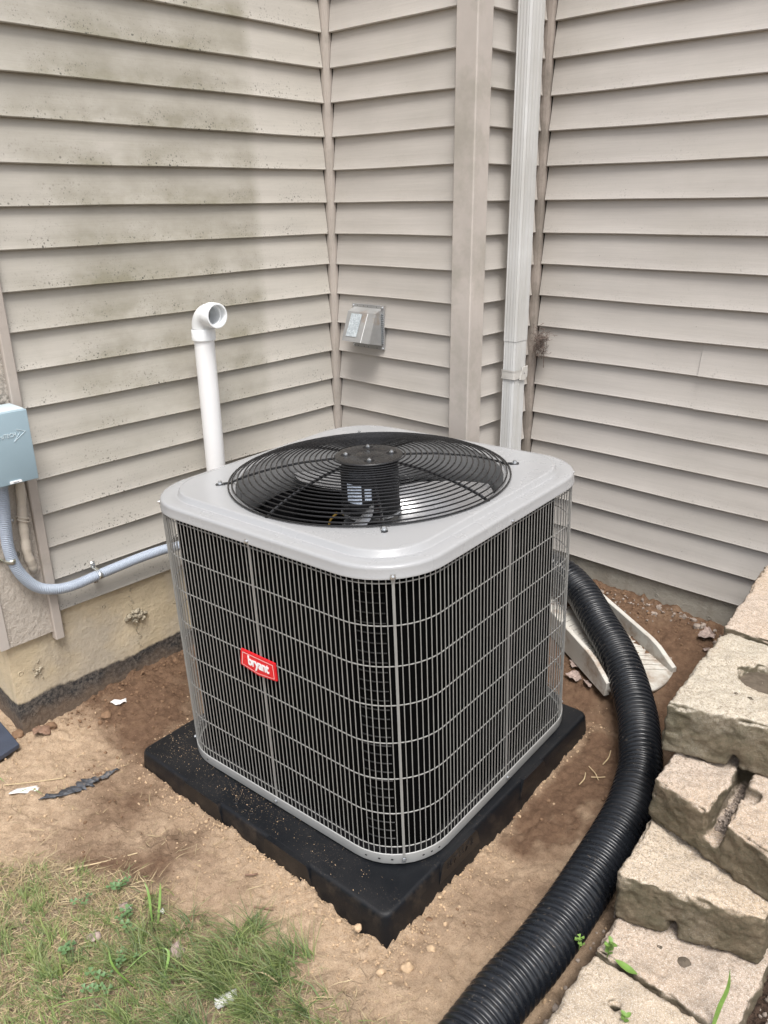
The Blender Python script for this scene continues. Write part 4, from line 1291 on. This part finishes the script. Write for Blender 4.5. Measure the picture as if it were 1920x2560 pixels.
# ------------------------------------------------------------------ loose matter
def octa(n, seed):
    r = np.random.default_rng(seed); vs = np.array([(1,0,0),(-1,0,0),(0,1,0),(0,-1,0),(0,0,1),(0,0,-1)], float)
    return vs
def crumbs(name, pts, sizes, mat, label, cat):
    """many small clods as one mesh"""
    bm = bmesh.new(); bmesh.ops.create_icosphere(bm, subdivisions=1, radius=1.0)
    bm.verts.index_update()
    V = np.array([v.co[:] for v in bm.verts]); F = np.array([[v.index for v in f.verts] for f in bm.faces]); bm.free()
    n = len(pts); rs = np.random.default_rng(len(pts))
    W = V[None]*(1+rs.uniform(-.3, .3, (n, len(V), 1)))*sizes[:, None, None]*rs.uniform(.6, 1.2, (n, 1, 3))
    W = W+pts[:, None, :]
    FF = (F[None]+(np.arange(n)*len(V))[:, None, None]).reshape(-1, 3)
    me = bpy.data.meshes.new(name); me.from_pydata(W.reshape(-1, 3).tolist(), [], FF.tolist()); me.materials.append(mat); me.update()
    o = obj(name, me); tag(o, label, cat, kind='stuff'); return o

def ground_pts(n, dens, lo=(0, -1.85), hi=(2.0, .37), seed=1):
    rs = np.random.default_rng(seed); out = []
    while sum(map(len, out)) < n:
        x = rs.uniform(lo[0], hi[0], 4000); y = rs.uniform(lo[1], hi[1], 4000)
        k = rs.random(4000) < dens(x, y); out.append(np.stack([x[k], y[k]], -1))
        if len(out) > 400: break
    return np.concatenate(out)[:n]
def with_z(q, dz=0.0):
    return np.array([(x, y, gz(x, y)+dz) for x, y in q])
def dens_dry(x, y):
    w, m, t, pd = soil_fields(x, y)
    return np.clip(np.exp(-np.abs(pd-.02)/.025)*.9+.05, 0, 1)*(pd > 0)*(1-w)*(1-t)*(1-m)*((y < .0) & (x < 1.62))
q = ground_pts(5200, dens_dry, seed=3)
crumbs('soil_crumbs', with_z(q, -.0004), np.random.default_rng(4).gamma(1.2, .0008, len(q))+.0005, M_crumb, 'loose dry soil crumbs scattered along the pad edges', 'soil crumbs')
def dens_wet(x, y):
    w, m, t, pd = soil_fields(x, y)
    return np.clip(np.exp(-x/.10)*(y < 0)*(y > -1.33)+np.exp(-(.37-y)/.06)*(x > .6)*.7+.04, 0, 1)*(pd > 0)*w*(1-m)
q = ground_pts(2600, dens_wet, seed=5)
crumbs('soil_crumbs', with_z(q, -.0004), np.random.default_rng(6).gamma(1.3, .0014, len(q))+.0008, M_crumb_w, 'moist brown soil crumbs along the house walls', 'soil crumbs')
def dens_grav(x, y):
    return np.clip(np.exp(-(.37-y)/.05)*(x > .95)*(x < 1.52)*.7+(x > 1.92)*(y > -1.3)*(y < -.4)*1.0+((x > 1.60) & (x < 1.64) & (y < -.4))*.25, 0, 1)
q = ground_pts(900, dens_grav, hi=(2.05, .37), seed=8)
crumbs('gravel', with_z(q, .0), np.random.default_rng(9).gamma(2.2, .0016, len(q))+.0012, M_gravel, 'grey brown gravel bits at the wall foot and behind blocks', 'gravel')
# debris in the notch of the third block
rs = np.random.default_rng(12); q = np.stack([rs.uniform(1.742, 1.766, 420), rs.uniform(-.625, -.46, 420), rs.uniform(.260, .270, 420)], -1)
crumbs('grit', q, rs.gamma(2, .0010, 420)+.0008, M_gravel, 'grit lying in the notch of the third block', 'grit')

# sand grains lying on the pad, thick near the left corner and the moulded mark
rs = np.random.default_rng(55); u = np.r_[rs.normal(-.37, .06, 700), rs.normal(-.06, .11, 500), rs.uniform(-.44, .44, 350)]; v = np.r_[rs.normal(-.34, .07, 700), -.40+rs.normal(0, .030, 500), np.where(rs.random(350) < .6, rs.uniform(-.45, -.36, 350), rs.uniform(-.45, .45, 350))]
k = (np.abs(u) < R-.008) & (np.abs(v) < R-.008) & (np.maximum(np.abs(u-.017), np.abs(v-.044)) > S-.02)
PM = np.array(pad.matrix_world); q = np.stack([u[k], v[k], u[k]*0+.0003, u[k]*0+1], -1) @ PM.T
crumbs('sand_grains', q[:, :3], rs.gamma(1.3, .00022, len(q))+.00022, M_crumb, 'sand grains spilled on the black pad', 'sand')

# grass: blades as strips --------------------------------------------------
def blades(name, roots, length, width, lean, bend, mat, label, cat, tint, seed=0):
    n = len(roots); rs = np.random.default_rng(seed)
    az = lean; seg = 4
    t = np.linspace(0, 1, seg+1)
    # height profile: rises then lies over
    el0 = np.radians(bend[:, 0]); el1 = np.radians(bend[:, 1])
    el = el0[:, None]+(el1-el0)[:, None]*t[None, :-1]
    st = (length/seg)[:, None]
    az_ = az[:, None]+rs.normal(0, .16, (n, seg)).cumsum(1)
    dx = np.cos(el)*np.cos(az_)*st; dy = np.cos(el)*np.sin(az_)*st; dz = np.sin(el)*st
    px = roots[:, 0, None]+np.c_[np.zeros(n), dx.cumsum(1)]; py = roots[:, 1, None]+np.c_[np.zeros(n), dy.cumsum(1)]
    pz = roots[:, 2, None]+np.c_[np.zeros(n), dz.cumsum(1)]
    gg = g0(px, py)+.001; pz = np.maximum(pz, gg)
    w = width[:, None]*(1-.92*t[None, :]**1.6)*.5
    sx = -np.sin(az)[:, None]; sy = np.cos(az)[:, None]; tw = rs.uniform(-.6, .6, n)[:, None]
    L = np.stack([px+sx*w, py+sy*w, pz+tw*w], -1); Rr = np.stack([px-sx*w, py-sy*w, pz-tw*w], -1)
    V = np.stack([L, Rr], 2).reshape(n, -1, 3)
    k = 2*(seg+1)
    f = np.array([(2*i, 2*i+1, 2*i+3, 2*i+2) for i in range(seg)])
    F = (f[None]+(np.arange(n)*k)[:, None, None]).reshape(-1, 4)
    me = bpy.data.meshes.new(name)
    me.vertices.add(n*k); me.vertices.foreach_set('co', V.reshape(-1))
    me.loops.add(F.size); me.loops.foreach_set('vertex_index', F.ravel().astype(np.int32))
    me.polygons.add(len(F)); me.polygons.foreach_set('loop_start', np.arange(0, F.size, 4, dtype=np.int32))
    me.polygons.foreach_set('use_smooth', np.ones(len(F), bool)); me.update(calc_edges=True)
    a = me.attributes.new('tint', 'FLOAT_COLOR', 'POINT')
    T = np.repeat(np.stack([tint, np.zeros(n), np.zeros(n), np.ones(n)], -1)[:, None, :], k, 1)
    T[:, :, 1] = np.repeat(t, 2)[None, :]**2*rs.uniform(0, .7, (n, 1))
    a.data.foreach_set('color', T.reshape(-1).astype(np.float32))
    me.materials.append(mat)
    o = obj(name, me); tag(o, label, cat, kind='stuff'); return o

# dense green clumps (x, y, radius, count, length, sweep azimuth in degrees)
rs = np.random.default_rng(31)
# patches of lawn (x, y, radius, number of tufts, blades per tuft, length, sweep azimuth): tufts keep bare sand between them
CL = [(1.02,-1.42,.10,15,30,.10,205),(1.10,-1.365,.085,12,32,.115,215),(1.16,-1.31,.06,9,32,.11,220),(.93,-1.47,.09,12,26,.09,205),(1.12,-1.47,.10,15,30,.11,212),(1.00,-1.54,.10,13,26,.08,200),
      (1.19,-1.40,.08,10,28,.10,225),(1.245,-1.34,.05,5,22,.075,230),(1.02,-1.29,.018,3,26,.065,60),(1.045,-1.335,.04,4,24,.06,80),(.865,-1.395,.06,6,24,.07,20),(.80,-1.445,.05,4,22,.06,30),(.94,-1.38,.04,4,22,.05,10),
      (1.27,-1.44,.07,8,26,.085,220),(1.33,-1.37,.05,4,24,.065,240),(1.40,-1.41,.06,6,22,.055,220),(.62,-1.48,.03,5,16,.03,100),(.58,-1.56,.06,8,16,.03,120),(.52,-1.66,.10,24,16,.032,120),
      (.62,-1.67,.10,20,16,.04,150),(.73,-1.61,.10,18,18,.045,180),(.82,-1.64,.10,18,20,.05,190),(.92,-1.67,.12,20,24,.065,190),(.80,-1.53,.06,10,18,.045,190),(1.10,-1.60,.12,18,28,.085,205),(.85,-1.77,.12,20,22,.055,190),(.68,-1.77,.12,18,18,.045,180)]
rt, ln, wd, azs, bd, tn = [], [], [], [], [], []
for (x, y, r, nt, nb, l, az) in CL:
    for k in range(nt):
        a = rs.uniform(0, 2*math.pi); rr = 1.25*r*math.sqrt(rs.random())
        cx, cy = x+rr*math.cos(a), y+rr*math.sin(a)*.85
        n = int(nb*rs.uniform(.3, 1.15)); tone = rs.normal(.35 if l > .06 else .6, .16); a0 = az+rs.normal(0, 22)
        rt.append(np.stack([cx+rs.normal(0, .007, n), cy+rs.normal(0, .007, n)], -1)); ln.append(l*rs.uniform(.3, 1.15, n)); wd.append(rs.uniform(.0009, .0021, n)*np.where(rs.random(n) < .08, 1.9, 1))
        azs.append(np.radians(a0+rs.normal(0, 34, n))); bd.append(np.stack([rs.uniform(20, 80, n), rs.uniform(-45, 5, n)], -1))
        tn.append(np.clip(rs.normal(tone, .2, n), 0, 1))
rt = np.concatenate(rt); ln = np.concatenate(ln); wd = np.concatenate(wd); azs = np.concatenate(azs); bd = np.concatenate(bd); tn = np.concatenate(tn)
ok = (pad_dist(rt[:, 0], rt[:, 1]) > .03) & (rt[:, 0] < 1.47)
rt, ln, wd, azs, bd, tn = [v[ok] for v in (rt, ln, wd, azs, bd, tn)]
blades('grass', with_z(rt), ln, wd, azs, bd, M_grass, 'green grass in swept clumps at the lower left', 'grass', tn, 5)
# short sparse green and dead thatch
def dens_turf(x, y):
    return np.clip(soil_fields(x, y)[2], 0, 1)
q = ground_pts(2600, dens_turf, lo=(.2, -1.85), hi=(1.45, -1.2), seed=41); n = len(q); rs = np.random.default_rng(42)
blades('grass', with_z(q), rs.uniform(.015, .05, n), rs.uniform(.0008, .0018, n), rs.uniform(0, 6.28, n), np.stack([rs.uniform(15, 70, n), rs.uniform(-30, 20, n)], -1), M_grass, 'short sparse green blades over the worn lawn', 'grass', np.clip(rs.normal(.7, .25, n), 0, 1), 6)
def dens_straw(x, y):
    t = soil_fields(x, y)[2]
    return np.clip(t*np.clip(1.25-x*.75, .22, 1)+.02*(y < -1.2), 0, 1)
q = ground_pts(9000, dens_straw, lo=(.1, -1.85), hi=(1.45, -1.15), seed=43); n = len(q); rs = np.random.default_rng(44)
blades('dead_grass', with_z(q, .001), rs.uniform(.015, .06, n), rs.uniform(.0007, .0016, n), rs.uniform(0, 6.28, n), np.stack([rs.uniform(-5, 25, n), rs.uniform(-15, 8, n)], -1), M_straw, 'straw coloured dead grass matted over the lawn', 'dead grass', np.clip(rs.normal(.5, .3, n), 0, 1), 7)

# ------------------------------------------------------------------ small single things
def leaf_shape(l, w, n=7, curl=.15, wig=.0, seed=0):
    """pointed oval leaf in the xy plane from the origin along +x; three rows give it a fold and a curl"""
    r = random.Random(seed); vs = []; fs = []
    for i in range(n+1):
        t = i/n; ww = w*math.sin(math.pi*min(1, t*.96+.02))**.8*.5*(1+r.uniform(-wig, wig))
        zc = curl*l*(t*t)*.5*math.sin(t*2.5+1)
        vs += [(l*t, -ww*(1+r.uniform(-wig, wig)), zc+ww*.35), (l*t, 0, zc), (l*t, ww, zc+ww*.35)]
    for i in range(n):
        a, b = 3*i, 3*(i+1); fs += [(a, b, b+1, a+1), (a+1, b+1, b+2, a+2)]
    return vs, fs
def place(vs, loc, yaw, pitch=0.0, roll=0.0):
    M = Matrix.Translation(loc) @ Euler((roll, pitch, yaw), 'XYZ').to_matrix().to_4x4()
    return [M @ Vector(v) for v in vs]

def flat_scrap(name, x, y, l, w, yaw, mat, label, cat, seed, group=None, lift=.004, crumple=.25, sides=9):
    """thin torn scrap: uneven outline, crumpled, 1 mm thick"""
    r = random.Random(seed); mb = MB(); out = []
    for k in range(sides):
        a = 2*math.pi*k/sides; f = 1+r.uniform(-.35, .2)
        out.append((l*.5*f*math.cos(a), w*.5*f*math.sin(a)))
    rings = []
    for s in (1, .6, .25):
        rings.append([(px*s, py*s, r.uniform(-1, 1)*crumple*w*.35*s+lift) for px, py in out])
    vs = [p for q in rings for p in q]+[(0, 0, lift+r.uniform(0, crumple*w*.3))]
    fs = []
    for j in range(2):
        for k in range(sides): fs.append((j*sides+k, j*sides+(k+1) % sides, (j+1)*sides+(k+1) % sides, (j+1)*sides+k))
    for k in range(sides): fs.append((2*sides+k, 2*sides+(k+1) % sides, 3*sides))
    mb.add(vs, fs); o = mb.build(name, mat, angle=25)
    o.location = (x, y, gz(x, y)); o.rotation_euler = (0, 0, yaw)
    sd = o.modifiers.new('s', 'SOLIDIFY'); sd.thickness = .0008
    tag(o, label, cat, group); return o
flat_scrap('paper_scrap', .078, -1.070, .060, .026, .9, M_paper, 'crumpled white paper scrap on soil by the tar band', 'paper scrap', 3, crumple=.8, lift=.006)
flat_scrap('paper_scrap', .222, -1.440, .075, .026, 1.0, M_paper, 'pale flat wood or paper chip left of the black plastic', 'paper scrap', 5, lift=.004)
flat_scrap('film_scrap', 1.115, -1.440, .062, .028, 1.2, M_clear, 'clear plastic film scrap sticking up from the grass', 'plastic scrap', 8, crumple=.9, lift=.010)
flat_scrap('blossom_scrap', .851, -1.413, .016, .013, .2, M_paper, 'small white blossom scrap on the grass edge', 'scrap', 9, crumple=.9, lift=.012)
flat_scrap('blossom_scrap', .777, -1.453, .012, .009, .2, M_paper, 'tiny white scrap left of the white blossom', 'scrap', 10, crumple=.9, lift=.008)
# torn black plastic strip
mb = MB(); r = random.Random(4); cl_ = catmull([(.292, -1.432, 0), (.306, -1.385, 0), (.318, -1.335, 0), (.318, -1.300, 0), (.330, -1.262, 0), (.338, -1.225, 0)], 7)
vs = []; fs = []
for i, p in enumerate(cl_):
    t = i/(len(cl_)-1); w = (.004+.018*math.sin(math.pi*min(1, t*1.1))**1.2)*(1+r.uniform(-.4, .4))
    for s in (-1, -.3, .4, 1):
        vs.append((p[0]+w*s+r.uniform(-.002, .002), p[1]+w*s*.4, gz(p[0]+w*s, p[1])+.004+r.uniform(-.002, .005)))
for i in range(len(cl_)-1):
    for j in range(3): fs.append((4*i+j, 4*i+j+1, 4*i+j+5, 4*i+j+4))
mb.add(vs, fs); o = mb.build('plastic_scrap', M_plas, angle=25); sd = o.modifiers.new('s', 'SOLIDIFY'); sd.thickness = .0008
tag(o, 'torn strip of black plastic half buried left of the pad', 'plastic scrap')
# slate slab at the left edge
mb = MB(); mb.prism([(-.24, -1.50), (-.115, -1.362), (.046, -1.372), (.063, -1.440), (-.02, -1.60)], .022, .036)
o = mb.build('slate_slab', M_slab, smooth=False); tag(o, 'dark blue slate slab lying at the left edge', 'slab')
bv = o.modifiers.new('b', 'BEVEL'); bv.width = .002; bv.segments = 2
# dead leaves
def dead_leaf(x, y, l, w, yaw, mat, label, seed, lift=.006):
    mb = MB(); vs, fs = leaf_shape(l, w, 9, .5, .32, seed); q_ = random.Random(seed*7); vs = [(a, b_*q_.uniform(.75, 1.2), c_+q_.uniform(-.0035, .0045)) for a, b_, c_ in vs]
    mb.add(place(vs, (-l/2, 0, lift), 0, 0, .15), fs); o = mb.build('dead_leaf', mat, angle=25)
    o.location = (x, y, gz(x, y)); o.rotation_euler = (random.Random(seed).uniform(-.25, .25), random.Random(seed+1).uniform(-.25, .25), yaw)
    sd = o.modifiers.new('s', 'SOLIDIFY'); sd.thickness = .0006
    tag(o, label, 'leaf', 'dead leaves on the soil'); return o
dead_leaf(1.082, -.012, .050, .040, 1.5, M_leafd, 'dead leaf between unit and splash block, furthest from camera', 21)
dead_leaf(1.098, -.058, .055, .032, .4, M_leafd, 'pinkish dead leaf beside the corner of the grey unit', 22)
dead_leaf(1.150, -.066, .050, .030, 2.4, M_leafd, 'dead leaf nearest the end of the splash block', 23)
dead_leaf(1.369, .300, .060, .045, .9, M_leafd, 'dead leaf by the foundation left of the rearmost block', 24, .01)
dead_leaf(.030, -1.300, .055, .042, .7, M_leafb, 'curled brown leaf at the foot of the foundation corner', 25, .012)
dead_leaf(.948, -1.445, .040, .028, 1.1, M_leafd, 'grey brown leaf lying in the swept grass', 26, .012)
dead_leaf(.790, -1.545, .034, .024, .6, M_leafd, 'small pinkish leaf in the straw left of the clover', 27, .008)
dead_leaf(.765, -1.462, .030, .026, .2, M_leafd, 'small dull leaf just above the clover', 28, .006)
dead_leaf(1.395, .245, .026, .018, .2, M_leafd, 'tiny leaf on wet soil right of the splash block', 29, .003)
# clods
def clod(x, y, r, mat, label, seed, dz=0.0):
    bm = bmesh.new(); bmesh.ops.create_icosphere(bm, subdivisions=3, radius=r)
    for p in bm.verts: p.co = p.co*(1+.30*float(noise3(np.array(p.co[:])/r*1.6+seed))+.12*float(noise3(np.array(p.co[:])/r*4+seed)))
    for p in bm.verts: p.co.z *= .7
    mb = MB(); mb.bm(bm); o = mb.build('soil_clod', mat, angle=180); o.location = (x, y, gz(x, y)+dz); tag(o, label, 'clod', 'loose clods of soil'); return o
clod(1.206, -1.150, .009, M_crumb, 'dry clod stuck to the near pad side', 3, .030)
clod(.020, -1.265, .016, M_crumb_w, 'small brown clod right of the curled leaf', 5)
clod(.09, -1.12, .017, M_crumb_w, 'brown clod just below the white paper scrap', 6)
clod(1.335, -1.135, .012, M_crumb, 'dry clod right of the near pad corner', 8)
clod(1.350, -1.075, .010, M_crumb, 'dry clod beside the right side of the pad', 9)
clod(1.305, -1.185, .009, M_crumb, 'little clod at the tip of the near pad corner', 10)
clod(-.03, -1.345, .020, M_crumb_w, 'clod against the foundation behind the slate slab', 11)
# twigs
def twig(p, q, r, label, cat='twig', mat=None, sag=.0):
    a = Vector((p[0], p[1], gz(*p)+r+.002)); b = Vector((q[0], q[1], gz(*q)+r+.002)); m = (a+b)/2+Vector((.004, .002, sag))
    mb = MB(); mb.tube(catmull([a, m, b], 5), r, 6); o = mb.build('straw_twig', mat or M_twig); tag(o, label, cat, 'straw twigs on the soil'); return o
twig((1.338, -.432), (1.330, -.385), .0014, 'straw left of the crossed straws by the pipe')
twig((1.372, -.392), (1.322, -.352), .0013, 'longest of the crossed straws beside the drain pipe')
twig((1.384, -.378), (1.350, -.390), .0013, 'short crossed straw nearest the drain pipe')
twig((1.352, -.330), (1.340, -.262), .0016, 'brown twig lying above the crossed straws')
twig((.16, -1.47), (.255, -1.345), .0014, 'long pale straw pointing at the black plastic strip')
twig((.56, -1.50), (.64, -1.35), .0016, 'long straw lying on soil above the clover')
twig((1.10, -1.385), (1.165, -1.345), .0016, 'bleached stalk lying over the swept grass', sag=.02)
twig((1.005, -1.465), (1.085, -1.455), .0018, 'white dry stalk left of the clear film', sag=.015)
twig((.90, -1.22), (.915, -1.195), .0022, 'dark stick stub in sand near the pad', mat=M_leafb)
twig((.985, -1.262), (1.02, -1.235), .0022, 'dark stick stub in sand close to the grass', mat=M_leafb)

# clover plants and weeds
def trifoliate(mb, c, yaw, r, tilt):
    for k in range(3):
        a = yaw+k*2.094
        vs = [(0, 0, 0)]; n = 8
        for i in range(n+1):
            t = -1.15+2.3*i/n; rr = r*(1.0-.10*math.exp(-(t/.15)**2)); vs.append((rr*math.cos(t*.55)*.98, rr*math.sin(t)*.55, .12*r*abs(t)))
        mb.add(place(vs, c, a, -.15+tilt*math.cos(a), tilt*math.sin(a)), [(0, i, i+1) for i in range(1, n+1)])
def clover(x, y, n, spread, r, label, seed, z=None, mat=None, group='clover and weed plants'):
    rr = random.Random(seed); zz = gz(x, y) if z is None else z
    o = empty('clover_plant', (x, y, zz)); tag(o, label, 'clover', group)
    for k in range(n):
        a = rr.uniform(0, 6.28); d = spread*math.sqrt(rr.random()); h = rr.uniform(.012, .035)
        c = Vector((d*math.cos(a), d*math.sin(a), h))
        s = MB(); s.tube(catmull([(0, 0, -.004), (c.x*.4, c.y*.4, h*.7), tuple(c)], 4), .0006, 5); st = s.build('stem', M_stem, o)
        m_ = MB(); trifoliate(m_, c, rr.uniform(0, 6.28), r*rr.uniform(.7, 1.15), rr.uniform(-.3, .3)); m_.build('leaf', mat or M_clover, st, angle=80)
    return o
clover(.715, -1.440, 7, .022, .010, 'clover plant on the soil above the lawn', 1)
clover(.812, -1.478, 7, .026, .012, 'clover plant beside the long green blades', 2)
clover(.900, -1.595, 7, .030, .011, 'clover plant in the lawn near the bottom edge', 3)
clover(.775, -1.600, 5, .025, .011, 'clover plant in straw towards the left edge', 4)
clover(.70, -1.525, 4, .02, .009, 'sparse small clover in dead grass', 5)
clover(.90, -1.53, 6, .025, .010, 'bright clover below the grey brown leaf', 6)
clover(1.61, -.918, 3, .006, .009, 'shamrock like clover sprouting beside the drain pipe', 7, .075, M_leafg)
def weed(x, y, z, n, label, seed, l=.02, spread=.02):
    rr = random.Random(seed); o = empty('weed', (x, y, z)); tag(o, label, 'weed', 'clover and weed plants')
    s = MB(); s.tube(catmull([(0, 0, -.006), (.002, .001, spread*.6), (.004, .004, spread*1.5)], 4), .0009, 6); s.build('stem', M_stem, o)
    for k in range(n):
        h = spread*1.6*(k+1)/n; a = k*2.4+rr.uniform(-.4, .4)
        m_ = MB(); vs, fs = leaf_shape(l*rr.uniform(.7, 1.1), l*.6, 6, -.2, .05, seed+k)
        m_.add(place(vs, (.003*h/spread, .003*h/spread, h), a, -rr.uniform(.2, .8), 0), fs); m_.build('leaf', M_leafg, o, angle=80)
    return o
weed(1.664, -.905, .088, 11, 'leafy weed in the joint between the two low blocks', 11, .016, .022)
weed(1.750, -1.012, .088, 5, 'tiny pale weed right of the round hole', 12, .015, .008)
weed(1.782, -1.035, .088, 5, 'tiny weed at the bottom edge of the near block', 13, .014, .010)
mb = MB(); vs, fs = leaf_shape(.050, .016, 8, -.35, .05, 3); mb.add(place(vs, (0, 0, .004), -.12, -.08, 0), fs)
o = mb.build('broad_leaf', M_leafg, angle=80); o.location = (1.682, -.908, .089); tag(o, 'single broad green leaf in the joint between low blocks', 'leaf')
def blade_thing(path, w, label, mat=M_leafg):
    P = catmull(path, 5); mb = MB(); vs = []; fs = []; n = len(P)
    side = Vector((.74, .67, 0))
    for i, p in enumerate(P):
        t = i/(n-1); ww = w*(.35+.65*math.sin(math.pi*min(1, .15+t*.8)))*(1-t**4)*.5
        vs += [Vector(p)-side*ww, Vector(p)+Vector((-.25, .25, 0))*ww*.6, Vector(p)+side*ww]
    for i in range(n-1):
        a, b = 3*i, 3*(i+1); fs += [(a, b, b+1, a+1), (a+1, b+1, b+2, a+2)]
    mb.add(vs, fs); o = mb.build('grass_blade', mat, angle=80); tag(o, label, 'grass blade', 'single broad grass blades'); return o
blade_thing([(1.878, -.915, .09), (1.880, -.905, .135), (1.884, -.890, .175), (1.880, -.885, .215)], .010, 'tall single grass blade standing before the low block')
def gblade(pts, w, label, mat=M_leafg):
    return blade_thing([(x, y, gz(x, y)+h) for x, y, h in pts], w, label, mat)
gblade([(.962, -1.560, .004), (.940, -1.610, .03), (.905, -1.655, .03), (.872, -1.695, .012)], .012, 'broad pale green blade at the bottom left corner')
gblade([(.985, -1.500, .004), (.965, -1.470, .05), (.930, -1.500, .045), (.915, -1.560, .006)], .006, 'arching green blade below the white blossom')
gblade([(.850, -1.440, .004), (.822, -1.425, .05), (.800, -1.420, .065)], .006, 'upright green blade left of the white blossom')
gblade([(.865, -1.435, .004), (.845, -1.410, .05), (.835, -1.400, .072)], .006, 'upright green blade just behind the white blossom')
gblade([(.955, -1.545, .004), (.925, -1.570, .055), (.902, -1.565, .085)], .006, 'leaning green blade above the bottom left blade')
gblade([(.215, -1.455, .003), (.245, -1.43, .012), (.285, -1.415, .004)], .005, 'green blade touching the tip of the black plastic')
gblade([(.06, -1.50, .003), (.11, -1.48, .03), (.16, -1.465, .008)], .012, 'wide green blade at the left edge below the slate')
gblade([(1.335, -1.300, .003), (1.345, -1.33, .02), (1.36, -1.37, .004)], .003, 'thin bent blade at the right end of the grass', M_stem)

# nest of dry fibres by the downspout
mb = MB(); rs_ = random.Random(77)
for k in range(110):
    c = Vector((.652+rs_.gauss(0, .009), .350+rs_.gauss(0, .007), 1.036+rs_.gauss(0, .022)))
    p = [c]
    for i in range(4): p.append(p[-1]+Vector((rs_.gauss(0, .008), rs_.gauss(0, .005), rs_.gauss(-.002, .009))))
    mb.tube(catmull(p, 2), rs_.uniform(.0004, .0011), 4)
for k in range(10):
    c = Vector((.665+rs_.uniform(-.012, .03), .300+rs_.uniform(0, .06), 1.055+rs_.gauss(0, .01)))
    p = [c]
    for i in range(4): p.append(p[-1]+Vector((rs_.gauss(.006, .006), rs_.gauss(.006, .005), rs_.gauss(0, .006))))
    mb.tube(catmull(p, 2), .0006, 4)
mb.tube(catmull([(.664, .358, 1.01), (.665, .360, .985), (.664, .362, .962), (.665, .362, .945)], 3), .0011, 5)
o = mb.build('nest', M_nest, angle=180); tag(o, 'clump of old nest fibres clinging beside the downspout', 'nest')
